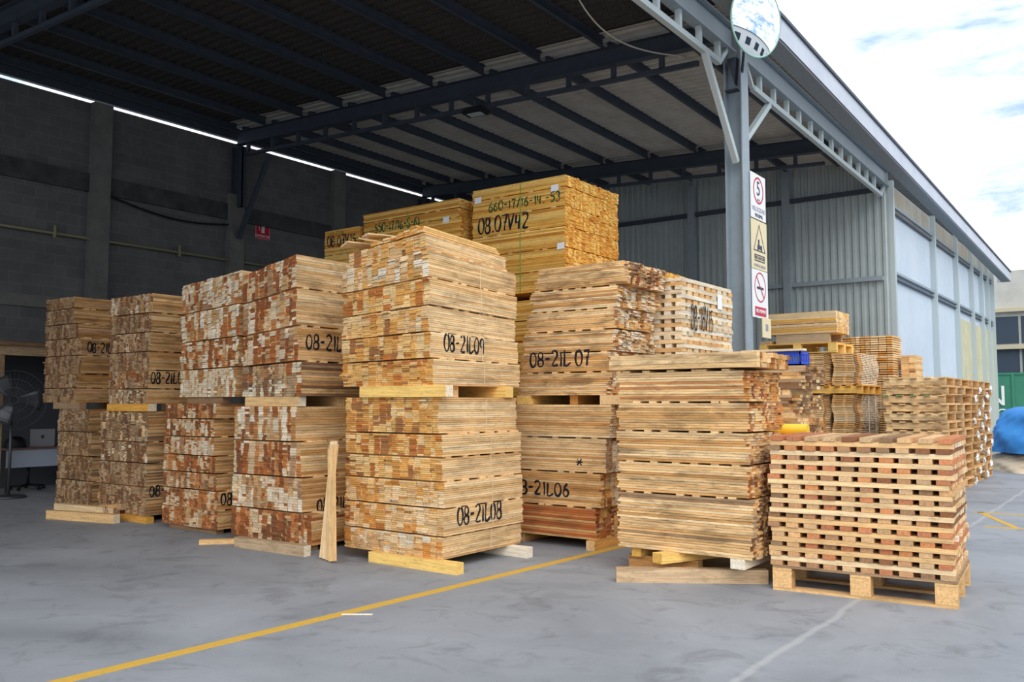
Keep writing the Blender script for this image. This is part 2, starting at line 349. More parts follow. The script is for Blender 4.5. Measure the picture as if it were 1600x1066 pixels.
MB().beam((-4.09, -9, fz(0)+.04), (-4.09, 12.2, fz(12)+.04), .05, .05).beam((-4.09, 12.2, fz(12.2)+.04), (-4.09, 36.6, fz(36.6)+.04), .05, .05).build('trim_32', M['dsteel'], kind='structure')

# ---------------------------------------------------------------- handwriting
def arc(cx, cy, rx, ry, a0, a1, n=14):
    return [(cx+rx*math.cos(rad(a0+(a1-a0)*k/n)), cy+ry*math.sin(rad(a0+(a1-a0)*k/n))) for k in range(n+1)]
G = {
 '0': [arc(.3, .5, .27, .48, 100, 460, 22)],
 '8': [arc(.3, .74, .20, .24, 90, 270, 10)[::1]+arc(.3, .25, .25, .25, 90, -270, 18)+arc(.3, .74, .20, .24, -90, 90, 10)],
 '2': [arc(.3, .74, .24, .24, 160, -30, 12)+[(.1, .08)]+[(.3, .02), (.6, .06)]],
 '1': [[(.2, .98), (.24, .5), (.22, .0)]],
 '7': [[(.05, .92), (.52, .96), (.36, .5), (.3, 0)], [(.2, .5), (.5, .52)]],
 '9': [arc(.3, .72, .22, .26, 20, 380, 16)+[(.52, .5), (.46, 0)]],
 '6': [[(.45, .98), (.2, .7)]+arc(.3, .27, .22, .26, 150, 510, 16)],
 '4': [[(.1, .98), (.05, .45), (.5, .5)], [(.46, .95), (.38, 0)]],
 '5': [[(.52, .95), (.15, .95), (.12, .58)]+arc(.28, .3, .25, .28, 110, -140, 12)],
 '3': [arc(.25, .74, .22, .24, 150, -80, 10)+arc(.25, .26, .26, .26, 80, -150, 10)],
 'L': [[(.12, 1), (.08, .03), (.3, .0), (.62, .2)]],
 'V': [[(.0, 1), (.2, .0), (.52, 1)]],
 'S': [arc(.3, .74, .22, .24, 40, 250, 10)+arc(.28, .26, .24, .24, 70, -150, 10)],
 '-': [[(.05, .5), (.45, .54)]], '.': [[(.1, .0), (.2, .08), (.14, .1), (.2, .0)]], '/': [[(.45, 1.05), (.05, -.05)]], ' ': [],
 '*': [[(.0, .5), (.6, .5)], [(.1, .1), (.5, .9)], [(.1, .9), (.5, .1)]]}
def strokes(s, width, h, slant=.0, rnd=.03):
    """handwritten strokes within width x h; returns polylines in metres"""
    adv = {'1': .42, '.': .34, '-': .55, '/': .5, ' ': .35}
    tot = sum(adv.get(c, .68) for c in s); k = width/tot; x = 0; res = []
    for c in s:
        dy = R(-rnd, rnd); sc = 1+R(-.06, .06)
        for pl in G[c]: res.append([((x+u*sc)*k+slant*v*h, (v*sc+dy)*h) for u, v in pl])
        x += adv.get(c, .68)
    return res
def ribbons(mb, polys, hw, put):
    """put(u, v) -> 3D point on the boards"""
    for pl in polys:
        P = [Vector((*p, 0)) for p in pl]; Q = [P[0]]
        for a, b_ in zip(P, P[1:]):
            n = max(1, int((b_-a).length/.012))
            Q += [a+(b_-a)*k/n for k in range(1, n+1)]
        if len(Q) < 2: continue
        vs = []; n = len(Q); ph = R(0, 6)
        for i, p in enumerate(Q):
            d = (Q[min(i+1, n-1)]-Q[max(i-1, 0)]).normalized(); s_ = Vector((-d.y, d.x, 0))
            hh = hw*(.85+.25*math.sin(ph+i*.35))*(.6 if i in (0, n-1) else 1)
            for q in (p+s_*hh, p-s_*hh): vs.append(put(q.x, q.y))
        mb.add(vs, [(2*i, 2*i+1, 2*i+3, 2*i+2) for i in range(n-1)])

# ---------------------------------------------------------------- board bundles
YEL = [srgb(240, 190, 100), srgb(232, 178, 88), srgb(244, 202, 118), srgb(226, 166, 76), srgb(214, 148, 66)]
PALE = [srgb(238, 202, 150), srgb(230, 188, 132), srgb(242, 212, 166), srgb(220, 174, 118), srgb(232, 194, 142)]
ORN = [srgb(236, 190, 122), srgb(226, 168, 92), srgb(214, 146, 74), srgb(192, 118, 60), srgb(238, 202, 144), srgb(168, 114, 70), srgb(220, 158, 84), srgb(230, 180, 108)]
CHK = [srgb(226, 204, 172), srgb(214, 188, 152), srgb(160, 96, 56), srgb(188, 122, 72), srgb(232, 214, 188), srgb(142, 84, 52), srgb(204, 162, 112), srgb(176, 138, 104)]
RST = [srgb(176, 104, 58), srgb(150, 88, 52), srgb(196, 128, 76), srgb(208, 168, 124), srgb(224, 200, 164), srgb(134, 88, 60)]
BRN = [srgb(168, 138, 106), srgb(150, 118, 88), srgb(182, 152, 118), srgb(138, 100, 72), srgb(196, 168, 134), srgb(124, 92, 70)]
WHT = [srgb(236, 220, 192), srgb(224, 204, 170), srgb(240, 228, 206), srgb(206, 170, 124), srgb(184, 132, 84), srgb(228, 210, 180)]
TANS = [srgb(224, 176, 118), srgb(212, 160, 100), srgb(230, 186, 130), srgb(202, 148, 90), srgb(234, 194, 142)]
REDS = [srgb(196, 120, 68), srgb(184, 104, 58), srgb(206, 138, 84)]
def bundle(name, label, run, tiers, t, wd, ends, sides, e1, c1, stain=.6, rz=0, group='board bundles in the hall',
           ejit=.012, cjit=.0045, strips=6, marks=(), straps=(), tags=(), gap=.014, shC=0, shE=0, cap=100, sidegap=.0018, cgap=.003, stripw=.07):
    """tiers: (z0, z1, e0, c0) e0 = plane of the board ends we see, c0 = plane of the long side we see.
       run 'Y': ends at y=e0, long side at x=c0 (boards go to +Y, columns to -X). run 'X': ends at x=e0, long side at y=c0."""
    z00 = tiers[0][0]; E0 = tiers[0][2]; C0 = tiers[0][3]
    loc = (C0, E0, z00) if run == 'Y' else (E0, C0, z00)
    root = empty(name, loc, rz, label=label, cat='board bundle', group=group)
    sgC = -1 if run == 'Y' else 1; sgE = 1 if run == 'Y' else -1
    rest = MB(loc); faces = []; cnt = 0; nrows_tot = sum(max(1, round((z1-z0-gap)/t)) for z0, z1, *_ in tiers)
    def bx(mb, ea, eb, ca, cb, za, zb, side, end, st):
        ea, eb = min(ea, eb), max(ea, eb); ca, cb = min(ca, cb), max(ca, cb)
        if run == 'Y': mb.box(ca, cb, ea, eb, za, zb, side, end, 'Y', st)
        else: mb.box(ea, eb, ca, cb, za, zb, side, end, 'X', st)
    for ti, T in enumerate(tiers):
        z0, z1, e0, c0 = T[:4]; ee1 = T[4] if len(T) > 4 else e1; cc1 = T[5] if len(T) > 5 else c1
        top = z1-(gap if ti < len(tiers)-1 else 0)
        nr = max(1, round((top-z0)/(T[6] if len(T) > 6 else t))); th = (top-z0)/nr
        Wt = abs(cc1-c0); nc = max(1, round(Wt/wd)); cw = Wt/nc
        pe = ends[ti % len(ends)] if isinstance(ends[0], list) else ends
        psd = sides[ti % len(sides)] if isinstance(sides[0], list) else sides
        ws = [R(.62, 1.45) for _ in range(nc)]; ws[0] = 1.0; tw = sum(ws); cb_w = [0]
        for q in ws: cb_w.append(cb_w[-1]+Wt*q/tw)
        colc = [random.choice(pe) for _ in range(nc)]; left = [random.randint(2, 9) for _ in range(nc)]; cj = [R(-ejit, ejit) for _ in range(nc)]
        for rr in range(nr):
            za = z0+rr*th; zb = za+th-sidegap*R(.7, 1.6)
            off = R(0, cjit); faces.append((za, zb, off*sgC+c0))
            c = c0+off*sgC
            sc = random.choice(psd)
            for k in range(nc):
                if left[k] <= 0: colc[k] = random.choice(pe); left[k] = random.randint(2, 9); cj[k] = R(-ejit, ejit)
                left[k] -= 1
                jw = R(-.004, .004) if 0 < k < nc-1 else 0
                ca = c0+sgC*(cb_w[k]+jw) if k else c; cb = c0+sgC*(cb_w[k+1]-cgap+(jw if k else 0))
                ea = e0+sgE*(cj[k]+R(-ejit, ejit)*.7+.012); eb = ee1+R(-ejit, ejit)
                if R(0, 1) < .015: ea -= sgE*.02
                sd = jit(sc if k == 0 else random.choice(psd), .09); en = jit(colc[k] if R(0, 1) < .9 else random.choice(pe), .15)
                if k == 0 and cnt < cap:
                    mb = MB(loc); bx(mb, ea, eb, ca, cb, za, zb, sd, en, stain); mb.build('board', TIM, root); cnt += 1
                else: bx(rest, ea, eb, ca, cb, za, zb, sd, en, stain)
        if ti < len(tiers)-1 and strips:
            La = e0+sgE*.05; Lb = ee1-sgE*.05
            for k in range(strips):
                p = La+(Lb-La)*(k+R(.1, .9))/strips
                mb = MB(loc); n2 = tiers[ti+1]
                ci = max(c0, n2[3]) if sgC < 0 else min(c0, n2[3])
                ca = c0+sgC*R(.0, .01); cb = cc1
                if run == 'Y': mb.box(cb, ca, p-stripw/2, p+stripw/2, top-.001, z1+.001, jit(PALE[0], .15), None, 'X', .2)
                else: mb.box(p-stripw/2, p+stripw/2, ca, cb, top-.001, z1+.001, jit(PALE[0], .15), None, 'Y', .2)
                mb.build('spacer_strip', TIM, root)
    rest.build('inner_board', TIM, root, kind='stuff')
    def faceoff(z):
        c = [f[2] for f in faces if f[0]-.008 <= z <= f[1]+.008]
        if not c: c = [min(faces, key=lambda f: abs(f[0]-z))[2]]
        return (max(c) if run == 'Y' else min(c))-sgC*.002
    def put0(u0, z0):
        def put(u, v):
            z = z0+v; cc = faceoff(z)
            return (cc, u0+u, z) if run == 'Y' else (u0+u, cc, z)
        return put
    for (s, u0, zb, width, h, slant, hw, m) in marks:
        mb = MB(loc); ribbons(mb, strokes(s, width, h, slant), hw, put0(u0, zb)); o = mb.build('lot_marking', M[m], root)
    for (u, zc, m) in tags:
        z = zc; cc = faceoff(z)-sgC*.004; mb = MB(loc)
        mb.add([(u-.06, cc, z-.045), (u+.06, cc, z-.04), (u+.06, cc-sgC*.002, z+.045), (u-.05, cc-sgC*.002, z+.04)], [(0, 1, 2, 3)]); solid(mb.build('paper_tag', M[m], root), .002)
    for (u, m, hw, za, zb) in straps:
        mb = MB(loc); n = int((zb-za)/.03)
        vs = []
        for i in range(n+1):
            z = za+(zb-za)*i/n
            for d in (-hw, hw):
                cc = faceoff(z)-sgC*.001; vs.append((cc, u+d, z) if run == 'Y' else (u+d, cc, z))
        mb.add(vs, [(2*i, 2*i+1, 2*i+3, 2*i+2) for i in range(n)])
        mb.build('strap', M[m], root)
    if shC or shE:      # the stack settles: lower at the back and at the far end
        WC = abs(c1-C0); WE = abs(e1-E0)
        for ch in root.children:
            for v in ch.data.vertices:
                dc, de = (-v.co.x, v.co.y) if run == 'Y' else (v.co.y, -v.co.x)
                v.co.z *= 1-shC*dc/WC-shE*de/WE
    return root
def tiers(zs, e, c):
    """zs boundaries; e, c numbers or lists"""
    n = len(zs)-1; f = lambda v, i: v[i] if isinstance(v, (list, tuple)) else v
    return [(zs[i], zs[i+1], f(e, i)+R(-.006, .006), f(c, i)+R(-.006, .006)) for i in range(n)]
# front pair
bundle('board_bundle', 'lower bundle of thin boards marked 08-21L08 beside the yellow floor line', 'Y',
       tiers([.10, .31, .56, .80, 1.02, 1.23, 1.56], 6.0, [-5.20, -5.19, -5.19, -5.21, -5.21, -5.27]), .0195, .082,
       [WHT[:4]+PALE+ORN[:3], PALE+ORN[:4], PALE+ORN[:3], ORN, ORN, ORN], PALE, 7.22, -6.48, .45,
       marks=[('08-21L08', 6.19, .385, .68, .165, .02, .0125, 'paint')], straps=[(6.72, 'strapc', .006, .12, 1.54)])
bundle('board_bundle', 'upper bundle of thin boards marked 08-21L09 on the nearest tall stack, loose boards on top', 'Y',
       tiers([1.67, 1.93, 2.18, 2.43, 2.69, 2.95], 6.0, [-5.33, -5.36, -5.40, -5.38, -5.39])+[(2.95, 3.12, 6.03, -5.46, 7.3, -6.5)], .0195, .082,
       [ORN, ORN, ORN+PALE, ORN[:5], WHT[:4]+PALE+ORN[:2], ORN+PALE], PALE, 7.38, -6.55, .55, shC=.075, shE=.05,
       marks=[('08-21L09', 6.20, 2.00, .62, .165, .02, .0125, 'paint')], straps=[(6.78, 'strapc', .006, 1.69, 2.9)])
# second stack
bundle('board_bundle', 'lower bundle of chalky and rust boards behind the leaning boards', 'Y',
       tiers([.06, .38, .74, 1.11, 1.47], 6.0, [-6.95, -7.12, -7.15, -7.24]), .027, .07,
       [RST, CHK+WHT, CHK+RST, CHK+WHT], [TANS+RST[:1], TANS, TANS+PALE, PALE], 7.15, -8.28, .5,
       marks=[('08-21L04', 6.22, .36, .6, .14, 0, .0115, 'paint')], strips=5)
bundle('board_bundle', 'upper bundle with rust and chalk ends marked 08-2, second stack from the nearest', 'Y',
       tiers([1.58, 1.96, 2.34, 2.75, 3.10], 6.0, [-7.17, -7.22, -7.25, -7.27]), .027, .07,
       [WHT+BRN+RST[:1], CHK+RST, RST+CHK, CHK+RST[:3]], [TANS+BRN, TANS, PALE+TANS, PALE], 7.15, -8.16, .7, shC=.11,
       marks=[('08-21L05', 6.12, 2.08, .72, .165, 0, .0125, 'paint')], strips=5, gap=.02)
# third stack
bundle('board_bundle', 'lower bundle of dark rust boards, seven thin layers, beside the short plank on the floor', 'Y',
       tiers([.06, .28, .50, .70, .90, 1.12, 1.33, 1.50], 6.1, [-8.68, -8.70, -8.72, -8.74, -8.78, -8.8, -8.76]), .0195, .06,
       [RST, RST+CHK[:2], RST+BRN[:2], RST, CHK, RST+WHT[:2], RST], TANS, 7.2, -9.80, .6,
       marks=[('08-21L03', 6.16, .33, .6, .14, 0, .0115, 'paint')], strips=4)
bundle('board_bundle', 'upper bundle with chalk white and rust ends, tight beside the 08-2 bundle', 'Y',
       tiers([1.58, 1.93, 2.28, 2.65, 3.02], 6.1, [-8.40, -8.38, -8.36, -8.34]), .024, .062,
       [WHT+CHK[:2], RST+WHT[:3], WHT+RST[:1], CHK+WHT[:3]], TANS, 7.2, -9.50, .6, strips=4, shC=.06)
# fourth stack
bundle('board_bundle', 'lower brown bundle with twigs at its foot, fourth stack from the nearest', 'Y',
       tiers([.08, .45, .75, 1.02, 1.40], 6.2, -10.34), .0185, .06, [BRN, BRN, BRN+WHT[:1], BRN+PALE[:1]], TANS+BRN[:2], 7.2, -11.48, .6,
       marks=[('08-21L02', 6.26, .32, .6, .14, 0, .0115, 'paint')], strips=4)
bundle('board_bundle', 'upper brown bundle of six layers marked 08-2 low down, fourth stack from the nearest', 'Y',
       tiers([1.50, 1.70, 1.94, 2.18, 2.43, 2.68, 2.92], 6.2, [-10.40, -10.38, -10.36, -10.33, -10.33, -10.32]), .0185, .055,
       [BRN+WHT[:1], RST+BRN, BRN, BRN+CHK[:1], BRN, BRN+CHK], TANS+PALE[:2], 7.3, -11.32, .6,
       marks=[('08-21L01', 6.26, 1.76, .5, .15, 0, .0115, 'paint')], strips=4)
# fifth stack
bundle('board_bundle', 'lower brown bundle leaning left above two loose beams, farthest left stack', 'Y',
       tiers([0, .40, .75, 1.10, 1.42], 6.5, [-12.2, -12.25, -12.3, -12.38]), .02, .06, BRN, TANS+BRN[:2], 7.5, -13.25, .7, strips=4)
bundle('board_bundle', 'upper dark brown bundle flaring at the top, farthest left stack by the shed', 'Y',
       tiers([1.52, 1.74, 1.95, 2.22, 2.48, 2.70, 2.93, 3.10], 6.5, [-12.78, -12.74, -12.66, -12.68, -12.78, -12.88, -12.94]), .021, .06,
       BRN, TANS+[srgb(206, 160, 130)], 7.5, -13.75, .7,
       marks=[('08-21L10', 6.62, 2.26, .5, .15, 0, .0115, 'paint')], strips=4)
# bundles with the long side to the yard
bundle('board_bundle', 'lower bundle marked 08-21L06 with an orange bottom layer, behind the yellow line', 'X',
       tiers([.10, .43, .79, 1.15, 1.49], [-4.66, -4.62, -4.56, -4.48], 7.8), .0235, .07,
       [RST+ORN, CHK+ORN, CHK+PALE, WHT+PALE], [REDS+TANS[:1], TANS, TANS+PALE, PALE+TANS], -5.78, 8.72, .55,
       marks=[('08-21L06', -5.74, .52, .75, .145, 0, .013, 'paint'), ('*', -4.92, .85, .10, .085, 0, .008, 'paint')], strips=5)
bundle('board_bundle', 'upper mould streaked bundle marked 08-21L 07, ragged ends to the right', 'X',
       [t_+(xe, 8.7) for t_, xe in zip(tiers([1.59, 1.84, 2.05, 2.28, 2.5, 2.73, 2.97], [-4.50, -4.48, -4.45, -4.42, -4.39, -4.30], 7.8), (-5.64, -5.62, -5.58, -5.53, -5.48, -5.41))], .0205, .075,
       [WHT+BRN[:2], WHT+CHK, WHT, WHT+ORN[:3], WHT+ORN[:2], BRN+CHK], TANS+PALE[:3], -5.62, 8.70, .9, ejit=.028,
       marks=[('08-21L 07', -5.50, 1.90, .78, .16, 0, .013, 'paint')], strips=6)
# right front tall bundle
bundle('board_bundle', 'tall unmarked bundle with thick boards on top, standing on crossed beams', 'X',
       tiers([.235, .73, 1.0, 1.27, 1.52, 1.79], [-2.66, -2.67, -2.68, -2.69, -2.68], 6.9)+[(1.80, 1.93, -2.60, 6.86, -3.96, 7.7, .044)], .0215, .075,
       [BRN+TANS, RST+TANS, RST+TANS+PALE, ORN+RST, ORN+RST, ORN], [PALE+TANS+BRN[:2]+TANS, TANS+PALE+BRN[:2], PALE+TANS, PALE+TANS, PALE+REDS[2:], PALE],
       -3.9, 7.72, .75, ejit=.022, strips=6, group='board bundles outside the hall')
# yellow bundles at the back
mk = lambda s, u, z, w_, h, m='paint', hw=.012: (s, u, z, w_, h, .03, hw, m)
bundle('board_bundle', 'yellow bundle marked 08.07V42, topmost and highest in the photo', 'X',
       tiers([2.99, 3.27, 3.56, 3.84, 4.11, 4.37, 4.52], -6.12, 9.5), .0225, .06, [YEL], [YEL], -7.70, 10.9, .10, cjit=.004,
       marks=[mk('08.07V42', -7.60, 3.88, .88, .22, hw=.016), mk('660-17/16-14.-53', -7.42, 4.18, 1.22, .13, 'green', .011)],
       straps=[(-6.86, 'strapg', .008, 3.0, 4.5)], tags=[(-7.60, 4.37, 'film'), (-6.30, 4.36, 'film'), (-6.2, 3.57, 'film')], strips=4, gap=.01, group='yellow bundles at the back')
bundle('board_bundle', 'yellow bundle directly under the 08.07V42 bundle', 'X', tiers([1.5, 1.78, 2.06, 2.34, 2.62, 2.89], -6.12, 9.5), .0225, .06, [YEL], [YEL], -7.70, 10.9, .1,
       strips=3, cap=60, marks=[mk('14', -6.72, 2.3, .2, .14, 'green', .008)], group='yellow bundles at the back')
bundle('board_bundle', 'yellow bundle marked 550-17/16-S-61 in green, left of the highest bundle', 'X',
       tiers([3.0, 3.3, 3.6, 3.9, 4.19, 4.33, 4.46], [-7.9]*4+[-7.95, -7.95], 9.5), .0225, .06, [YEL], [YEL], -9.9, 10.9, .10,
       marks=[mk('550-17/16-S-61', -9.66, 4.15, .95, .14, 'green', .012)], straps=[(-8.95, 'strapg', .006, 3.0, 4.4)], tags=[(-8.20, 4.17, 'film'), (-9.82, 4.12, 'film')], strips=4, gap=.01, group='yellow bundles at the back')
bundle('board_bundle', 'yellow bundle marked 08.07V15, leftmost of the yellow ones under the roof', 'X',
       tiers([3.0, 3.3, 3.6, 3.9, 4.12, 4.30], -9.97, 9.5), .0225, .06, [YEL], [YEL], -10.80, 10.9, .15,
       marks=[mk('08.07V15', -10.74, 4.03, .68, .17, hw=.013), mk('550-17/16', -10.74, 4.2, .40, .08, 'green', .005)], strips=3, gap=.01, group='yellow bundles at the back')
bundle('board_bundle', 'yellow bundle low behind the 08-21L 07 bundle, right of the highest bundle', 'X', tiers([1.64, 1.95, 2.3, 2.6, 2.9, 3.2], -5.0, 9.15), .0225, .06, [YEL], [YEL], -6.05, 10.75, .1,
       strips=3, cap=40, group='yellow bundles at the back')
for (xr, xl, y0, y1, z0, z1) in ((-6.12, -7.7, 9.5, 10.9, .1, 1.5), (-7.9, -9.9, 9.5, 10.9, .1, 1.5), (-7.9, -9.9, 9.5, 10.9, 1.502, 3.0), (-9.97, -10.8, 9.5, 10.9, .1, 1.5),
                                 (-9.97, -10.8, 9.5, 10.9, 1.502, 3.0), (-5.0, -6.05, 9.15, 10.75, .1, 1.64)):
    bundle('board_bundle', 'yellow bundle low in the back row, hidden behind the front stacks', 'X', tiers([0 if z0 < .2 else z0, z1], xr, y0), .05, .12, [YEL], [YEL], xl, y1, .1,
           strips=0, cap=0, group='hidden yellow bundles in the back row')

# ---------------------------------------------------------------- bearers and loose timber
def beam_thing(label, x0, x1, y0, y1, z0, z1, run='X', side=PALE[0], end=YEL[2], rz=0, rx=0, ry=0, name='timber_bearer', cat='timber bearer', group=None, stain=.25):
    c = Vector(((x0+x1)/2, (y0+y1)/2, z0)); mb = MB(c); mb.box(x0, x1, y0, y1, z0, z1, jit(side, .06), jit(end, .06), run, stain)
    o = mb.build(name, TIM, None, label=label, cat=cat, group=group); o.location = c; o.rotation_euler = (rx, ry, rz); return o
bt = beam_thing
bt('front bearer on the floor under the 08-21L08 bundle', -6.08, -4.99, 5.95, 6.05, 0, .098, 'X', YEL[2], YEL[2])
bt('rear bearer with a whitewashed end under the 08-21L08 bundle', -6.2, -4.98, 7.0, 7.10, 0, .098, 'X', WHT[2], WHT[2])
bt('front bearer between the 08-21L08 and 08-21L09 bundles', -6.25, -5.14, 5.97, 6.07, 1.562, 1.668, 'X', YEL[2], WHT[0])
bt('middle bearer between the 08-21L08 and 08-21L09 bundles', -6.25, -5.42, 6.40, 6.48, 1.562, 1.668, 'X', PALE[0], PALE[0])
bt('rear bearer between the 08-21L08 and 08-21L09 bundles', -6.3, -5.24, 7.0, 7.13, 1.562, 1.668, 'X', YEL[2], YEL[2])
bt('bearer between the two bundles of the second stack, front one', -8.12, -7.22, 6.03, 6.13, 1.472, 1.578, 'X', PALE[1], WHT[0])
bt('bearer between the two bundles of the second stack, rear one', -8.0, -7.25, 6.6, 6.7, 1.472, 1.578, 'X', PALE[1], PALE[0])
bt('front bearer between the two bundles of the third stack', -9.4, -8.7, 6.15, 6.25, 1.502, 1.578, 'X', BRN[1], BRN[1])
bt('front bearer between the two brown bundles of the fourth stack', -11.3, -10.30, 6.19, 6.3, 1.402, 1.498, 'X', YEL[3], WHT[0])
bt('front bearer on the floor under the fourth stack', -11.0, -10.22, 6.16, 6.26, 0, .078, 'X', YEL[3], YEL[3])
bt('front bearer between the two brown bundles of the fifth stack', -13.4, -12.62, 6.5, 6.6, 1.422, 1.518, 'X', BRN[0], BRN[0])
bt('rear bearer between the two brown bundles of the fifth stack', -13.4, -12.6, 7.2, 7.3, 1.422, 1.518, 'X', BRN[0], BRN[0])
bt('bearer on the floor at the right end of the 08-21L06 bundle', -4.76, -4.66, 7.74, 8.62, 0, .098, 'Y', ORN[1], PALE[1])
bt('bearer on the floor at the hidden left end of the 08-21L06 bundle', -5.7, -5.6, 7.84, 8.62, 0, .098, 'Y', ORN[1], PALE[1])
bt('right bearer between the 08-21L06 and 08-21L 07 bundles', -4.62, -4.30, 7.80, 8.7, 1.492, 1.588, 'Y', PALE[0], PALE[0])
bt('left bearer between the 08-21L06 and 08-21L 07 bundles', -5.68, -5.50, 7.80, 8.7, 1.492, 1.588, 'Y', YEL[2], YEL[2])
bt('middle bearer between the 08-21L06 and 08-21L 07 bundles', -5.05, -4.95, 7.9, 8.7, 1.492, 1.588, 'Y', ORN[1], ORN[1])
for k, x in enumerate((-6.4, -7.4)): bt('bearer under the 08.07V42 bundle, %s one' % ('right', 'left')[k], x-.05, x+.05, 9.5, 10.8, 2.892, 2.988, 'Y', BRN[2], BRN[2])
bt('grey brown beam lying across the floor in front under the tall unmarked bundle', -3.84, -2.58, 6.85, 6.95, 0, .115, 'X', BRN[4], BRN[4], rz=rad(33), stain=.5)
bt('reddish beam on the floor behind the grey brown beam', -3.88, -3.22, 7.05, 7.15, 0, .15, 'X', TANS[3], PALE[1], rz=rad(2), stain=.6)
bt('far floor beam under the back of the tall unmarked bundle', -3.85, -2.7, 7.5, 7.6, 0, .15, 'X', BRN[0], BRN[1])
bt('bright yellow beam slanting out from under the tall unmarked bundle', -3.32, -3.20, 6.72, 7.68, .151, .233, 'Y', YEL[2], YEL[0], rz=rad(-24), rx=0)
bt('short block with a rounded pale end under the right of the tall unmarked bundle', -2.86, -2.74, 6.90, 7.62, .151, .233, 'Y', WHT[2], WHT[2])
bt('small yellow block under the left end of the tall unmarked bundle', -3.80, -3.71, 6.95, 7.6, .151, .233, 'Y', YEL[2], YEL[1])
bt('squared pale beam lying on the floor before the second stack', -7.84, -6.78, 5.74, 5.83, 0, .105, 'X', BRN[4], WHT[0], rz=rad(2), stain=.5, name='loose_beam', cat='beam')
bt('short pale plank on the floor before the third stack', -8.35, -7.95, 5.72, 5.80, 0, .05, 'X', PALE[1], WHT[0], rz=rad(48), stain=.4, name='loose_plank', cat='plank')
bt('lower pale beam lying on the floor before the farthest left stack', -11.75, -10.55, 5.78, 5.88, 0, .11, 'X', PALE[1], WHT[0], rz=rad(13), stain=.2, name='loose_beam', cat='beam')
bt('middle beam of the three before the farthest left stack', -12.0, -10.8, 5.96, 6.06, 0, .16, 'X', PALE[2], BRN[2], rz=rad(8), stain=.3, name='loose_beam', cat='beam')
bt('reddish beam sloping up on the pile before the farthest left stack', -12.0, -10.75, 6.09, 6.18, .07, .15, 'X', CHK[6], BRN[2], rz=rad(3), ry=rad(-6), stain=.3, name='loose_beam', cat='beam')
bt('front bearer low under the second stack beside the squared pale beam', -8.2, -7.0, 6.03, 6.13, 0, .058, 'X', BRN[1], BRN[1])
bt('rear bearer low under the second stack', -8.2, -7.0, 6.95, 7.05, 0, .058, 'X', BRN[1], BRN[1])
bt('front bearer low under the rust coloured third stack', -9.7, -8.76, 6.15, 6.25, 0, .058, 'X', BRN[1], BRN[1])
bt('rear bearer low under the rust coloured third stack', -9.7, -8.76, 6.95, 7.05, 0, .058, 'X', BRN[1], BRN[1])
bt('rear bearer on the floor under the fourth stack', -11.0, -10.42, 6.95, 7.05, 0, .078, 'X', BRN[1], BRN[1])
# boards leaning upright against the second stack
for k in range(4):
    x = -6.53+k*.075; mb = MB((x, 5.78, 0)); a = (x-.05, x+.05)
    mt = Matrix.Translation((x, 5.80-.015*k, 0)) @ Matrix.Rotation(rad(1.5+2.6*k), 4, 'Y').inverted() @ Matrix.Rotation(rad(-8+k*.5), 4, 'X') @ Matrix.Translation((-x, -5.80, 0))
    mb.box(a[0], a[1], 5.78-.012*k, 5.792-.012*k, .012, 1.14-.03*abs(k-1), jit(PALE[(k*2) % 5], .08), WHT[0], 'Z', .12, mt)
    mb.build('leaning_board', TIM, label=('leftmost', 'second from left', 'third from left', 'rightmost')[k]+' of the four thin boards leaning upright beside the 08-21L08 bundle', cat='board', group='thin boards leaning upright')
# twisted boards lying loose on the 08-21L09 bundle
top = [('pale twisted board tilted up at the left on the 08-21L09 bundle', -6.46, 3.085, 24, -6, -.8), ('bowed board standing highest of the loose ones left on the 08-21L09 bundle', -6.27, 3.125, -16, 4, -1.0),
       ('short cupped board lying behind the twisted ones on the 08-21L09 bundle', -6.30, 3.175, 9, -10, .6)]
for k, (lab, x, zz, ry_, rz_, rx_) in enumerate(top):
    mb = MB((x, 6.0, zz)); n = 10; vs = []
    for i_ in range(n+1):
        y = 5.94+k*.06+.85*i_/n; tw = rad(ry_*(1-i_/n*.8)); bow = .02*math.sin(math.pi*i_/n)
        for (dx, dz) in ((-.055, 0), (.055, 0), (.055, .014), (-.055, .014)): vs.append((x+dx*math.cos(tw)-dz*math.sin(tw), y, zz+dx*math.sin(tw)+dz*math.cos(tw)+bow))
    fs = [(0, 1, 2, 3), (4*n+3, 4*n+2, 4*n+1, 4*n)]
    for i_ in range(n):
        for q in range(4): fs.append((4*i_+q, 4*i_+4+q, 4*i_+4+(q+1) % 4, 4*i_+(q+1) % 4))
    mb.add(vs, fs); mb.b = [(v[1]+k, v[0], v[2]) for v in vs]; c_ = jit(PALE[k % 5], .08); mb.t = [(*c_, .2)]*sum(len(f) for f in fs); mb.col = True
    o = mb.build('loose_board', TIM, label=lab, cat='board'); o.rotation_euler = (0, 0, rad(rz_))
# ridge of boards on top of the first stack (extra half layers)
for k in range(8):
    xb = -5.50-k*.085-(.02 if k > 4 else 0); d = -5.48-xb
    for j in range((3, 4, 3, 3, 2, 2, 1, 2)[k]):
        z = 3.126-.102*d+j*.0205
        mb = MB((xb, 6.04, z)); mb.box(xb-.080, xb, 6.04+R(0, .02), 7.24-j*.03, z, z+.0185, jit(ORN[(k) % 5], .1), jit(random.choice(ORN[1:5]), .1), 'Y', .3)
        o = mb.build('loose_board', TIM, label='narrow loose board in the low ridge on top of the 08-21L09 bundle', cat='board', group='loose boards in the top ridge of the nearest stack')
        o.rotation_euler = (rad(-3), rad(-5.8), 0)
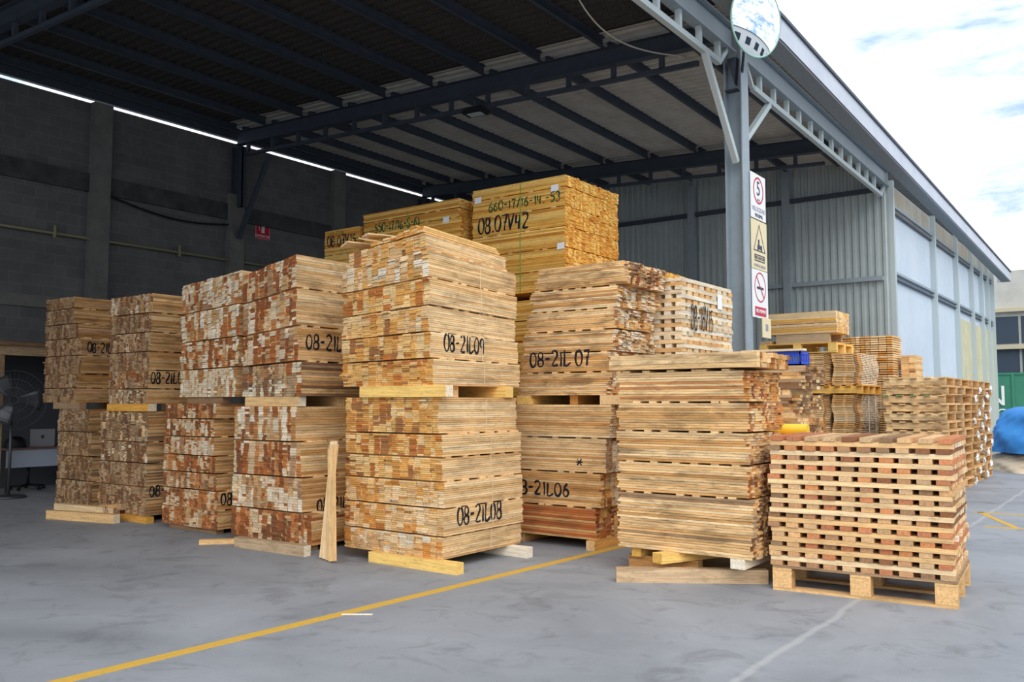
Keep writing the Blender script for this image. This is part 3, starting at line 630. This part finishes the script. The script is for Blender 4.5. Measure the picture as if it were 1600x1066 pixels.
# twigs
mb = MB((-11.2, 5.9, 0))
for k in range(9):
    a = R(0, 6.28); p = Vector((-10.72+R(-.08, .08), 5.98+R(-.05, .05), .008))
    mb.tube([p, p+Vector((.09*math.cos(a), .06*math.sin(a), R(.05, .2))), p+Vector((.16*math.cos(a), .09*math.sin(a), R(.02, .32)))], [.006, .004, .002], 5)
mb.build('twig_bunch', M['leaf'], label='small bunch of reddish twigs on the floor against the fourth stack', cat='twigs')

# ---------------------------------------------------------------- lattice bundle on a pallet (right front)
def pallet(name, label, W, D, H, loc, rz, nb_=7, blocks=True, group=None, tone=TANS, stain=.3, green=False, boards_y=True):
    root = empty(name, loc, rz, label=label, cat='pallet', group=group)
    o3 = (0, 0, 0)
    if blocks:
        for bx_ in (0, W/2-.075, W-.15):
            for by in (0, D/2-.06, D-.12):
                MB().box(bx_, bx_+.15, by, by+.12, .022, H-.044, jit(tone[4], .06), jit(tone[2], .06), 'Y', stain).build('block', TIM, root)
        for by in (0, D/2-.06, D-.12):
            MB().box(0, W, by, by+.12, 0, .02, jit(tone[2], .06), jit(tone[4], .06), 'X', stain).build('bottom_board', TIM, root)
        for bx_ in (0, W/2-.075, W-.15):
            MB().box(bx_, bx_+.15, 0, D, H-.042, H-.022, jit(tone[2], .06), None, 'Y', stain).build('stringer_board', TIM, root)
        n = nb_
        for k in range(n):
            y = (D-.12)*k/(n-1); MB().box(0, W, y, y+.11, H-.02, H, jit(tone[3], .06), None, 'X', stain).build('deck_board', TIM, root)
    else:
        ns = 4
        for k in range(ns):
            y = (D-.045)*k/(ns-1); MB().box(0, W, y, y+.045, .018, H-.018, jit(tone[k % 5], .1), jit(tone[3], .1), 'X', stain).build('stringer', TIM, root)
        for k in range(nb_):
            x = (W-.1)*k/(nb_-1); c = srgb(96, 160, 100) if green and k < nb_-1 else None
            MB().box(x, x+.1, -.05-R(0, .03), D+.0, H-.020, H, jit(tone[(k+2) % 5], .12), c or jit(tone[4], .1), 'Y', stain).build('deck_board', TIM, root)
        for k in range(3):
            x = (W-.1)*k/2; MB().box(x, x+.1, 0, D, 0, .016, jit(tone[(k+1) % 5], .12), jit(tone[4], .1), 'Y', stain).build('bottom_board', TIM, root)
    return root
RZ = rad(4.5)
pallet('wooden_pallet', 'wooden block pallet on the floor carrying the lattice of short rust boards', 1.34, 1.10, .20, (-2.555, 7.03, 0), RZ, 7, tone=[PALE[1], TANS[0], TANS[2], BRN[0], PALE[3]], stain=.35)
def lattice(name, label, W, D, z0, z1, t, loc, rz, nshort, nlong, shorts, longs, marks=None, first=True, jitr=.012, cap=100, bw=None, group='lattice stacked slats', tilt=(0, 0)):
    """alternating layers: boards along local Y (short ends seen in front) and boards along local X"""
    root = empty(name, loc, rz, label=label, cat='slat stack', group=group)
    n = round((z1-z0)/t); rest = MB(); cnt = 0; cl = 0; bw = bw or W/nshort*.71
    sh = MB()
    for r_ in range(n):
        za = z0+r_*t; zb = za+t-.002; dx = R(-jitr, jitr); dy = R(-jitr, jitr)*.6+tilt[1]*(za-z0); dx += tilt[0]*(za-z0)
        if (r_ % 2 == 0) == first:
            for k in range(nshort):
                x = (W-bw)*k/(nshort-1)+dx+R(-.006, .006)
                c = random.choice(shorts); a = (x, x+bw*R(.94, 1.04), dy+R(-.006, .006), D+dy+R(-.015, .015), za, zb)
                if r_ > n*.3 and cnt < cap: MB().box(*a, jit(c, .12), jit(c, .15), 'Y', .15).build('cross_slat', TIM, root); cnt += 1
                else: rest.box(*a, jit(c, .12), jit(c, .15), 'Y', .15)
        else:
            bl = D/nlong*.62
            for k in range(nlong):
                y = (D-bl)*k/(nlong-1)+dy; c = random.choice(longs)
                a = (dx+R(-.008, .008), W+dx+R(-.012, .012), y, y+bl, za, zb)
                if k == 0 and cl < 90: MB().box(*a, jit(c, .08), jit(c, .1), 'X', .35).build('long_slat', TIM, root); cl += 1
                else: rest.box(*a, jit(c, .08), jit(c, .12), 'X', .35)
    rest.build('hidden_slats', TIM, root, kind='stuff')
    if marks:
        for (s, x0, zb, w_, h, hw) in marks:
            mb = MB(); ribbons(mb, strokes(s, w_, h, .02), hw, lambda u, v: (x0+u, -.016, zb+v)); mb.build('lot_marking', M['paint'], root)
    return root
REDE = [BRN[1], srgb(150, 100, 70), srgb(204, 134, 92), srgb(190, 122, 86), srgb(214, 176, 132), srgb(206, 168, 126), srgb(206, 140, 92), srgb(196, 150, 108), srgb(176, 134, 100), srgb(214, 170, 122)]
lattice('slat_stack', 'lattice stack of short slats with rust red ends on the front pallet', 1.34, 1.08, 0, 1.035, .0385, (-2.565, 7.03, .2), RZ, 10, 8, REDE, [WHT[0], PALE[0], PALE[2], PALE[4], PALE[1], PALE[2]], first=True, jitr=.014, cap=100)
# 08-18V15 lattice facing the yard (its front is turned to +X)
lt = lattice('slat_stack', 'pale lattice stack of slats marked 08-18V15 beside the grey column', 1.42, .75, 1.52, 2.90, .046, (-4.15, 8.78, 0), rad(90), 9, 6, [WHT[1], PALE[0], TANS[0], PALE[3]], [WHT[0], WHT[2], WHT[5], WHT[2]], first=True,
             marks=[('08-18V15', .20, 2.33, .62, .28, .011)])
MB().box(.95, 1.08, -.018, -.014, 2.62, 2.80).build('paper_label', M['film'], lt)
lattice('slat_stack', 'lower lattice stack under the 08-18V15 stack, hidden from the yard', 1.42, .75, 0, 1.5, .1, (-4.15, 8.78, 0), rad(90), 6, 4, [WHT[1], TANS[0]], [WHT[0]], cap=0)

# ---------------------------------------------------------------- things between the tall bundle and the yard stacks
bundle('board_bundle', 'rough dark edged boards stacked with gaps just behind the tall unmarked bundle', 'X',
       tiers([0, .45, .8, 1.12, 1.40, 1.66, 1.92], [-3.14, -3.10, -3.16, -3.10, -3.15, -3.09], 9.5), .036, .09, BRN+TANS+PALE, TANS+BRN, -3.7, 10.3, .7, ejit=.05, gap=.06, strips=4, stripw=.09, group='board bundles outside the hall')
cr_ = empty('plastic_crate', (-3.52, 9.52, 1.925), 0, label='blue plastic crate on the rough boards behind the tall unmarked bundle', cat='crate')
m_ = MB()
m_.box(0, .42, 0, .3, 0, .01)
for (a) in ((0, .42, 0, .012), (0, .42, .288, .3), (0, .012, 0, .3), (.408, .42, 0, .3)):
    m_.box(a[0], a[1], a[2], a[3], 0, .03); m_.box(a[0], a[1], a[2], a[3], .12, .15)
for k in range(8):
    x = .41*k/7; m_.box(x-.008+.008, x+.012, 0, .012, .03, .12); m_.box(x, x+.012, .288, .3, .03, .12)
for k in range(6):
    y = .28*k/5; m_.box(0, .012, y, y+.012, .03, .12); m_.box(.408, .42, y, y+.012, .03, .12)
m_.build('basket', M['blue'], cr_)
bt('long pale board lying over the blue crate', -3.75, -3.05, 9.46, 9.58, 2.077, 2.10, 'X', WHT[1], WHT[2], name='loose_plank', cat='plank')
bundle('board_bundle', 'low stack of planks carrying the yellow tube behind the front pallet', 'X', tiers([0, .6, 1.19], -2.88, 8.62), .03, .09, TANS, TANS, -3.45, 9.2, .3, strips=3, cap=30, group='board bundles outside the hall')
m_ = MB((-3.3, 8.8, 1.19)); m_.tube([(-3.4, 8.78, 1.243), (-2.80, 8.78, 1.243)], .053, 20); m_.build('yellow_tube', M['yel'], label='bright yellow tube lying behind the lattice stack', cat='tube')
# far yard stacks
def dunnage(label, x0, x1, y0, y1, z0, z1, strap=False):
    root = empty('slat_bundle', (x0, y0, z0), 0, label=label, cat='slat bundle', group='wavy slat bundles in the yard')
    n = round((z1-z0)/.034); rest = MB((x0, y0, z0))
    for r_ in range(n):
        za = z0+(z1-z0)*r_/n; zb = za+.023; sh = .022*math.sin(r_*.42+x0*3)+R(-.006, .006)
        m_ = MB((x0, y0, z0)); c = random.choice(PALE+TANS[:2])
        m_.box(x0+sh, x1-.12+sh, y0+R(0, .015), y0+.12, za, zb, jit(c, .08), WHT[0], 'X', .1); m_.build('slat', TIM, root)
        k = 0
        for q in range(1, 10):
            yy = y0+(y1-y0)*q/10; s2 = .022*math.sin(r_*.42+x0*3)+R(-.006, .006)
            rest.box(x0+s2, x1+s2, yy, yy+(y1-y0)*.085, za+R(-.003, .003), zb, jit(c, .1), WHT[0], 'X', .1)
        for q in range(3): rest.box(x0+sh+(x1-x0)*q*.4, x0+sh+(x1-x0)*q*.4+.05, y0+.02, y1-.02, zb, za+(z1-z0)/n, jit(PALE[1], .1), None, 'Y', .1)
    rest.build('inner_slat', TIM, root, kind='stuff')
    if strap:
        for yy in (y0+.5, y0+1.0):
            m_ = MB((x0, y0, z0)); m_.box(x1+.025, x1+.032, yy-.012, yy+.012, z0, z1); m_.build('strap', M['strapw'], root)
    return root
dunnage('wavy slat bundle under the yard pallet, left one', -5.68, -5.02, 17.0, 18.2, .9, 1.67)
dunnage('wavy slat bundle under the yard pallet, right one with white straps', -4.95, -4.44, 17.0, 18.35, .9, 1.67, True)
dunnage('wavy slat bundle on top of the yard pallet, left one', -5.58, -5.0, 17.0, 18.2, 1.86, 2.46)
dunnage('wavy slat bundle on top of the yard pallet, right one', -4.93, -4.42, 17.0, 18.3, 1.86, 2.46)
dunnage('lowest wavy slat bundle standing on the yard floor, left one', -5.68, -5.02, 17.0, 18.2, .02, .88)
dunnage('lowest wavy slat bundle standing on the yard floor, right one', -4.95, -4.44, 17.0, 18.35, .02, .88)
p = pallet('wooden_pallet', 'notched pallet between the upper and lower wavy slat bundles', 1.30, 1.35, .17, (-5.68, 16.98, 1.68), 0, 7, False, tone=YEL+PALE)
for x in (.25, .85):
    pass
p = pallet('wooden_pallet', 'pallet of thick boards on top of the wavy slat bundles', 1.5, 1.2, .20, (-6.35, 17.0, 2.48), 0, 7, True, tone=[YEL[0], YEL[1], YEL[2], YEL[0], YEL[2]])
bt('front bearer under the plank pile on the highest yard stack', -6.02, -4.98, 17.02, 17.14, 2.682, 2.86, 'X', BRN[4], BRN[4])
bt('rear bearer under the plank pile on the highest yard stack', -6.02, -4.98, 17.8, 17.92, 2.682, 2.86, 'X', BRN[4], BRN[4])
bt('squared beam lying left beside the bearers of the highest yard stack', -6.33, -6.13, 17.02, 17.9, 2.682, 2.75, 'Y', YEL[2], BRN[4], name='loose_beam', cat='beam')
bundle('board_bundle', 'neat pile of long planks on the highest yard stack by the signs', 'X', tiers([2.862, 3.06, 3.28], -4.82, 17.0), .044, .1, PALE+YEL[:2], YEL[:3]+PALE, -6.18, 17.9, .1, strips=3, gap=.008, group='yard stacks')
bundle('board_bundle', 'brick like stack of short slats right of the highest yard stack', 'Y', tiers([0, .7, 1.4, 2.1, 2.88], 18.5, -4.18), .045, .11, PALE+ORN[:3], PALE, 19.3, -5.5, .1, strips=3, gap=.012, sidegap=.012, cgap=.012, cap=60, group='yard stacks')
bundle('board_bundle', 'small stack of slats with dark scribbles, rightmost behind the brick like stack', 'Y', tiers([0, .85, 1.65, 2.48], 18.9, -3.85), .04, .12, PALE+BRN[:2], PALE, 19.6, -4.12, .3, strips=3, gap=.012, cap=60, group='yard stacks')
names = ['top', 'second', 'third', 'fourth', 'fifth', 'sixth', 'seventh', 'eighth', 'ninth', 'tenth', 'eleventh', 'twelfth', 'lowest']
for s_, (y0, D, lab) in enumerate(((16.0, 2.3, 'nearer'), (18.45, 2.3, 'farther'))):
    for k in range(13):
        z = (12-k)*.150
        pallet('wooden_pallet', '%s pallet of the %s tall pallet stack before the blue tarpaulin' % (names[k], lab), .98, D, .148, (-3.76+R(-.035, .02), y0+R(-.05, .05), z), rad(R(-.7, .7)), 5, False,
               'stacked yard pallets', tone=PALE+TANS+BRN[:1], stain=.8, green=(k == 2 and s_ == 0))
# shreds of white film hanging on the pallet stack
for k in range(22):
    y = 18.35+.105*k+R(-.02, .02); z = .06+1.8*((k*.618) % 1); m_ = MB((-2.78, y, z)); c = Vector((-2.748, y, z)); vs = []; n = 7
    for i in range(n):
        for j in range(6):
            a = 2*math.pi*i/n; e_ = -math.pi/2+math.pi*(j+.5)/6; rr = R(.35, 1.5)*.06
            vs.append(c+Vector((.4*rr*math.cos(e_)*math.cos(a), 1.2*rr*math.cos(e_)*math.sin(a), 1.1*rr*math.sin(e_))))
    fs = [(i*6+j, ((i+1) % n)*6+j, ((i+1) % n)*6+j+1, i*6+j+1) for i in range(n) for j in range(5)]
    m_.add(vs, fs); m_.build('film_shred', M['film'], label='crumpled shred of white film caught on the side of the pallet stack', cat='plastic film', group='white film shreds on the pallet stack')
# tarpaulin heap
def blob(name, m, cx, cy, rx, ry, z0, h, seed, amp, parent=None, pw=.6, **k):
    random.seed(seed); vs = []; nu, nv = 120, 34; ph = [(R(0, 6), R(2, 9), R(1, 6), R(.3, 1)) for _ in range(9)]
    for j in range(nv+1):
        v = j/nv
        for i in range(nu):
            a = 2*math.pi*i/nu; prof = math.cos(v*math.pi/2)**pw
            d = sum(s*math.sin(f*a+g*v*3+p) for p, f, g, s in ph)/9*amp+amp*.16*(abs(math.sin(a*7+v*9+ph[0][0]))+abs(math.sin(a*13-v*14+ph[1][0]))-1)
            vs.append((cx+(rx*prof)*math.cos(a)*(1+d), cy+ry*prof*math.sin(a)*(1+d), z0+h*math.sin(v*math.pi/2)*(1+d*.4)))
    fs = [(j*nu+i, j*nu+(i+1) % nu, (j+1)*nu+(i+1) % nu, (j+1)*nu+i) for j in range(nv) for i in range(nu)]
    mb = MB((cx, cy, z0)); mb.add(vs, fs); mb.sm = True
    o = mb.build(name, m, parent, **k); return o
blob('tarpaulin', M['tarp'], -1.55, 23.0, 1.55, 1.5, .42, 1.02, 3, .22, pw=.45, label='bright blue tarpaulin bundled over a heap at the right edge', cat='tarpaulin')
blob('sack_base', M['sack'], -1.55, 23.0, 1.6, 1.55, 0, .42, 5, .10, pw=.22, label='cream cloth sack under the blue tarpaulin', cat='sack')
random.seed(11)
# far green fence, far concrete building
gf = empty('sheet_fence', (0, 40, 0), 0, label='green sheet metal fence with white letters behind the tarpaulin', cat='fence')
MB().box(-7, 9, 0, .05, 0, 2.7).build('panel', M['ggreen'], gf)
for x in (-6.2, -4.55, -2.98, -.9, 1.2, 3.5): MB().box(x-.05, x+.05, -.05, 0, 0, 2.75).build('fence_post', M['ggreen'], gf)
MB().box(-7, 9, -.04, 0, 2.66, 2.74).build('top_rail', M['ggreen'], gf)
def text(s, size, m, parent, mtx, name='lettering', ext=.002):
    cu = bpy.data.curves.new(name, 'FONT'); cu.body = s; cu.size = size; cu.extrude = ext; cu.align_x = 'CENTER'; cu.align_y = 'CENTER'
    tmp = bpy.data.objects.new('t', cu); me = bpy.data.meshes.new_from_object(tmp); bpy.data.objects.remove(tmp)
    me.transform(mtx); me.materials.clear(); me.materials.append(m)
    o = bpy.data.objects.new(name, me); COL.objects.link(o); o.parent = parent; return o
FR = Matrix.Rotation(rad(90), 4, 'X')        # text standing, facing -Y
text('N', 1.15, M['white'], gf, Matrix.Translation((-5.22, -.06, 1.78)) @ FR)
text('PG', .5, M['white'], gf, Matrix.Translation((-5.1, -.06, 1.1)) @ FR)
bl = empty('far_building', (0, 44, 0), 0, label='far grey concrete building with dark windows beyond the green fence', cat='building')
MB().box(-7, 14, 0, 8, 0, 7.4).build('wall', mat('pale_concrete', srgb(196, 194, 186), .9, 0, (1.5, .25, srgb(170, 168, 160)), .2), bl)
for z in (5.55, 3.9, 2.45): MB().box(-7, 14, -.25, 0, z, z+.16).build('ledge', mat('ledge_beige', srgb(190, 178, 150), .8), bl)
for z in (4.15, 2.70):
    for k in range(7):
        w_ = MB().box(-6.9+k*2.3, -4.7+k*2.3, -.04, .02, z, z+1.2).build('window', M['glass'], bl)
# white building across the yard (seen in the mirror)
wb = empty('white_building', (16, 20, 0), 0, label='long white building with square windows across the yard, seen in the round mirror', cat='building')
MB().box(0, 9, -26, 26, 0, 6.2).build('wall', M['white'], wb)
MB().box(-.3, 9, -26, 26, 6.2, 6.4).build('roof', M['dsteel'], wb)
for k in range(8): MB().box(-.03, 0, -22+k*5.4, -19.4+k*5.4, 2.3, 4.6).build('window', M['glass'], wb)

# ---------------------------------------------------------------- signs, mirror, lamp, cable
SX = -4.575
def sign(name, label, y0, y1, z0, z1, m, x=SX, tilt=0):
    o = empty(name, (x, y0, z0), rad(tilt), label=label, cat='sign')
    MB().box(0, .012, 0, y1-y0, 0, z1-z0).build('plate', M[m], o); return o
SR = Matrix.Rotation(rad(90), 4, 'Z') @ Matrix.Rotation(rad(90), 4, 'X')   # text facing +X
def on(y, z, x=.014): return Matrix.Translation((x, y, z)) @ SR
def ring(parent, y, z, r, th, m, name='ring', n=40, x=.0125):
    vs = [(x+d, y+rr*math.cos(2*math.pi*k/n), z+rr*math.sin(2*math.pi*k/n)) for d in (0, .003) for rr in (r-th, r) for k in range(n)]
    fs = []
    for k in range(n):
        q = (k+1) % n; fs += [(2*n+k, 3*n+k, 3*n+q, 2*n+q), (k, q, n+q, n+k), (n+k, n+q, 3*n+q, 3*n+k), (k, 2*n+k, 2*n+q, q)]
    return MB().add(vs, fs).build(name, M[m], parent)
s1 = sign('speed_sign', 'white sign with a red ring around a 5, topmost on the grey column', 12.0, 12.58, 4.19, 4.86, 'white')
ring(s1, .29, .43, .20, .028, 'cr'); text('5', .30, M['nav'], s1, on(.29, .45)); text('KM/H', .05, M['grey'], s1, on(.29, .29))
text('VELOCIDAD', .095, M['grey'], s1, on(.29, .14)); text('MAXIMA', .08, M['nav'], s1, on(.29, .05))
s2 = sign('warning_sign', 'faded beige warning sign with a triangle, second on the grey column', 11.99, 12.6, 3.45, 4.17, 'beige')
def tri(parent, y, z, r, th, m):
    vs = []
    for d in (0, .003):
        for rr in (r-th*2, r):
            for k in range(3): a = rad(90+120*k); vs.append((.0125+d, y+rr*math.cos(a), z+rr*math.sin(a)))
    fs = []
    for k in range(3):
        q = (k+1) % 3; fs += [(6+k, 9+k, 9+q, 6+q), (3+k, 3+q, 9+q, 9+k), (k, 6+k, 6+q, q)]
    MB().add(vs, fs).build('triangle', M[m], parent)
tri(s2, .30, .40, .27, .014, 'nav'); m_ = MB(); m_.box(.013, .016, .22, .40, .30, .36); m_.box(.013, .016, .25, .30, .36, .44); m_.box(.013, .016, .36, .40, .27, .31); m_.box(.013, .016, .22, .26, .27, .31); m_.build('forklift_symbol', M['nav'], s2)
m_ = MB(); m_.box(.013, .015, .1, .5, .20, .215); m_.box(.013, .015, .1, .5, .115, .13); m_.box(.013, .015, .1, .112, .115, .215); m_.box(.013, .015, .488, .5, .115, .215); m_.build('frame', M['nav'], s2)
text('PRECAUCION', .065, M['nav'], s2, on(.30, .165)); text('MONTACARGAS', .06, M['grey'], s2, on(.30, .05))
s3 = sign('no_smoking_sign', 'white sign with a red ring and a cigarette, third on the grey column', 11.99, 12.6, 2.74, 3.44, 'white')
ring(s3, .30, .45, .22, .02, 'cr'); m_ = MB(); m_.box(.013, .016, .17, .43, .42, .455); m_.build('cigarette_symbol', M['nav'], s3)
m_ = MB(); m_.beam((.0155, .16, .60), (.0155, .44, .30), .003, .02, (0, 1, 1)); m_.build('slash', M['cr'], s3)
m_ = MB(); m_.box(.013, .016, .08, .52, .03, .16); m_.build('red_panel', M['cr'], s3); text('NO FUMAR', .075, M['white'], s3, on(.30, .095, .018))
s4 = sign('small_sign', 'small beige sign hanging crooked at the bottom of the column signs', 12.28, 12.62, 2.46, 2.75, 'beige', SX+.03, 0)
m_ = MB(); m_.box(.0125, .015, .12, .22, .1, .2); m_.build('symbol', M['grey'], s4)
# mirror
ctr = Vector((-3.93, 10.82, 6.52)); nrm = Vector((.93, -.33, -.13)).normalized()
mr_ = empty('convex_mirror', ctr, 0, label='round convex traffic mirror at the top of the grey column', cat='mirror')
q = nrm.to_track_quat('Z', 'Y').to_matrix().to_4x4(); RM = .475; Rc = 1.5; nr_, ns_ = 16, 64; vs = [q @ Vector((0, 0, 0))]; fs = []
z_ = lambda r_: math.sqrt(Rc*Rc-r_*r_)-Rc
for i in range(1, nr_+1):
    for k in range(ns_): a = 2*math.pi*k/ns_; r_ = RM*i/nr_; vs.append(q @ Vector((r_*math.cos(a), r_*math.sin(a), z_(r_))))
for k in range(ns_): fs.append((0, 1+k, 1+(k+1) % ns_))
for i in range(nr_-1):
    for k in range(ns_): a = 1+i*ns_; fs.append((a+k, a+ns_+k, a+ns_+(k+1) % ns_, a+(k+1) % ns_))
mb = MB(); mb.add(vs, fs); mb.sm = True; o = mb.build('mirror_face', M['mirror'], mr_); o.data.polygons.foreach_set('use_smooth', [True]*len(o.data.polygons))
mb = MB(); mb.tube([q @ Vector((RM*math.cos(2*math.pi*k/48), RM*math.sin(2*math.pi*k/48), z_(RM)-.005)) for k in range(49)], .014, 8, False); mb.build('rim', M['rim'], mr_)
mb = MB(); vs = [q @ Vector((RM*math.cos(2*math.pi*k/48), RM*math.sin(2*math.pi*k/48), z_(RM)-.02)) for k in range(48)]; mb.add(vs, [tuple(range(47, -1, -1))]); mb.build('back_shell', M['black'], mr_)
mb = MB(); mb.tube([q @ Vector((0, 0, -.11)), q @ Vector((0, 0, -.25)), Vector((-.66, 1.0, -.25))], .02, 8); mb.build('bracket', M['dsteel'], mr_)
# floodlight under the truss
fl = empty('floodlight', (-9.44, 11.80, 6.72), rad(8), label='black floodlight hanging unlit from the main roof truss', cat='floodlight')
m_ = MB(); m_.box(-.22, .20, -.20, .06, -.12, -.05); m_.box(-.18, .16, -.16, .03, -.05, -.01); m_.build('housing', M['black'], fl)
MB().box(-.15, .13, -.15, .02, -.126, -.12).build('lens', M['cyansteel'], fl)
m_ = MB(); m_.box(-.03, .0, -.1, .12, -.01, .12); m_.build('bracket', M['dsteel'], fl)
# draped cable and clamp
pts = []
for k in range(25):
    u = k/24; pts.append((-5.45-.35*math.sin(math.pi*u), 8.2+3.6*u, 6.95-.25*u-.28*math.sin(math.pi*u)))
m_ = MB(pts[0]); m_.tube(pts, .012, 6); m_.build('hanging_cable', M['wire'], label='pale cable drooping below the dark roof towards the column', cat='cable')
# fire extinguisher sign on the left wall
ex = empty('extinguisher_sign', (WX+.0, 12.50, 5.32), 0, label='red fire extinguisher sign on the grey block wall', cat='sign')
MB().box(0.0, .012, 0, .41, 0, .46).build('plate', M['red'], ex)
m_ = MB()
for (a, b_, c_, d) in ((.01, .40, .01, .016), (.01, .40, .444, .45), (.01, .016, .01, .45), (.394, .40, .01, .45)): m_.box(.0125, .014, a, b_, c_, d)
m_.build('border', M['white'], ex)
m_ = MB(); m_.box(.0125, .016, .17, .26, .15, .33); m_.box(.0125, .016, .195, .235, .33, .37); m_.box(.0125, .016, .15, .30, .37, .39)
m_.tube([(.015, .16, .385), (.015, .11, .36), (.015, .10, .28), (.015, .12, .2)], .008, 6); m_.build('extinguisher_symbol', M['white'], ex)
text('EXTINTOR', .085, M['white'], ex, on(.205, .07))

# ---------------------------------------------------------------- shed with desk at the far left
sd = empty('timber_shelter', (-15.2, 6.4, 0), 0, label='rough timber shelter with a flat roof against the block wall', cat='shelter')
DK = BRN
MB().box(-.0, .10, -.3, .42-.3+.0, 0, 2.3, jit(DK[0]), None, 'Z', .6).build('post', TIM, sd)
MB().box(-.0, .10, 3.0, 3.12, 0, 2.3, jit(DK[0]), None, 'Z', .6).build('post', TIM, sd)
MB().box(-.03, .06, -.6, 3.2, 2.30, 2.46, jit(DK[4]), None, 'Y', .4).build('front_beam', TIM, sd)
MB().box(-1.36, .15, -.7, 3.3, 2.46, 2.52, jit(DK[1]), None, 'Y', .5).build('roof', TIM, sd)
MB().box(-1.36, -1.3, -.6, 3.2, 0, 2.46).build('back_board', mat('dark_board', srgb(70, 74, 80), .8), sd)
dk = empty('desk', (-16.1, 6.78, 0), 0, label='pale desk inside the timber shelter', cat='desk')
MB().box(0, .6, 0, 1.6, .72, .75).build('desk_top', mat('desk_top_brown', srgb(120, 92, 84), .5), dk)
MB().box(.55, .57, .02, 1.58, .42, .72).build('front_panel', M['desk'], dk)
for a in ((.02, .06, .03, .07), (.5, .54, .03, .07), (.02, .06, 1.53, 1.57), (.5, .54, 1.53, 1.57)): MB().box(a[0], a[1], a[2], a[3], 0, .72).build('leg', M['fan'], dk)
lp = empty('laptop', (-15.9, 7.30, .75), 0, label='open silver laptop on the desk, lid turned to the yard', cat='laptop')
MB().box(-.2, .08, 0, .42, 0, .02).build('keyboard_base', M['laptop'], lp)
m_ = MB(); m_.beam((.08, .0, .16), (.08, .42, .16), .012, .29); m_.build('lid', M['laptop'], lp)
m_ = MB(); m_.tube([(.086, .21, .17), (.089, .21, .17)], .03, 20); m_.build('lid_emblem', M['fan'], lp)
blob('bag', M['black'], -15.75, 7.03, .16, .17, .75, .19, 4, .1, label='dark bag lying on the desk left of the laptop', cat='bag')
random.seed(21)
# pedestal fan
fa = empty('pedestal_fan', (-14.78, 6.52, 0), 0, label='large grey pedestal fan at the far left edge', cat='fan')
m_ = MB(); m_.tube([(0, 0, 0), (0, 0, .04)], [.26, .24], 28); m_.build('base', M['fan'], fa)
m_ = MB(); m_.tube([(0, 0, .04), (0, 0, 1.42)], .022, 10); m_.build('pole', M['fan'], fa)
fc = Vector((.10, -.02, 1.56)); fd = Vector((.9, -.42, 0)).normalized(); fq = fd.to_track_quat('Z', 'Y').to_matrix().to_4x4()
m_ = MB(); m_.tube([fc-fd*.28, fc-fd*.05], [.08, .1], 18); m_.build('motor', M['black'], fa)
m_ = MB(); FRr = .47
for s_, dd in ((1, .09), (-1, -.09)):
    for k in range(40):
        a = 2*math.pi*k/40; pts = []
        for j in range(5):
            r_ = FRr*(.12+.88*j/4); pts.append(fc+(fq @ Vector((r_*math.cos(a), r_*math.sin(a), dd*(1-(j/4)**2)))))
        m_.tube(pts, .0022, 4, False)
for r_, dz in ((.47, 0), (.47, .02), (.33, .055), (.33, -.055), (.2, .08), (.06, .09)):
    m_.tube([fc+(fq @ Vector((r_*math.cos(2*math.pi*k/36), r_*math.sin(2*math.pi*k/36), dz))) for k in range(37)], .004, 5, False)
m_.build('cage', M['fan'], fa)
for b_i in range(3):
    a0 = 2*math.pi*b_i/3; vs = []
    for i in range(6):
        r_ = .07+.34*i/5
        for j in range(5):
            a = a0+(-.5+j/4)*(1.1-.2*i/5); vs.append(fc+(fq @ Vector((r_*math.cos(a), r_*math.sin(a), (-.5+j/4)*.07))))
    m2_ = MB(); m2_.add(vs, [(i*5+j, (i+1)*5+j, (i+1)*5+j+1, i*5+j+1) for i in range(5) for j in range(4)]); m2_.sm = True
    solid(m2_.build('blade', M['fan'], fa), .004)
# chair base under the desk
cb_ = empty('office_chair', (-15.95, 7.35, 0), 0, label='dark office chair base half hidden under the desk', cat='chair')
m_ = MB()
for k in range(5): a = 2*math.pi*k/5+.3; m_.tube([(0, 0, .09), (.27*math.cos(a), .27*math.sin(a), .06)], .018, 6); 
m_.build('star_base', M['black'], cb_)
for k in range(5): a = 2*math.pi*k/5+.3; MB().tube([(.27*math.cos(a)-.02, .27*math.sin(a), .03), (.27*math.cos(a)+.02, .27*math.sin(a), .03)], .03, 10).build('castor', M['black'], cb_)
m_ = MB(); m_.tube([(0, 0, .09), (0, 0, .42)], .025, 8); m_.build('gas_lift', M['black'], cb_)
m_ = MB(); m_.tube([(0, 0, .42), (0, 0, .44), (0, 0, .49)], [.2, .23, .2], 20); m_.build('seat', M['black'], cb_)

# ---------------------------------------------------------------- floor markings
def fl_line(label, a, b_, wd=.10):
    m_ = MB((a[0], a[1], 0)); m_.beam((a[0], a[1], .001), (b_[0], b_[1], .001), wd, .003); m_.build('floor_line', M['yline'], label=label, cat='painted line')
fl_line('long yellow line painted along the floor in front of the stacks', (-4.90, .8), (-4.56, 8.75))
fl_line('near yellow line across the yard floor right of the pallet', (-1.75, 12.1), (.6, 12.35), .08)
fl_line('far yellow line across the yard floor right of the pallet', (-2.1, 13.62), (.6, 13.75), .08)
fl_line('slanting yellow line joining the two yard lines', (-2.02, 13.65), (-1.42, 12.2), .08)
m_ = MB((-4.62, 4.45, 0)); m_.box(-4.74, -4.52, 4.42, 4.445, .003, .009, WHT[2], WHT[2], 'X', 0, Matrix.Translation((-4.62, 4.43, 0)) @ Matrix.Rotation(rad(35), 4, 'Z') @ Matrix.Translation((4.62, -4.43, 0)))
m_.build('wood_sliver', TIM, label='pale splinter of wood lying on the long yellow line', cat='splinter')
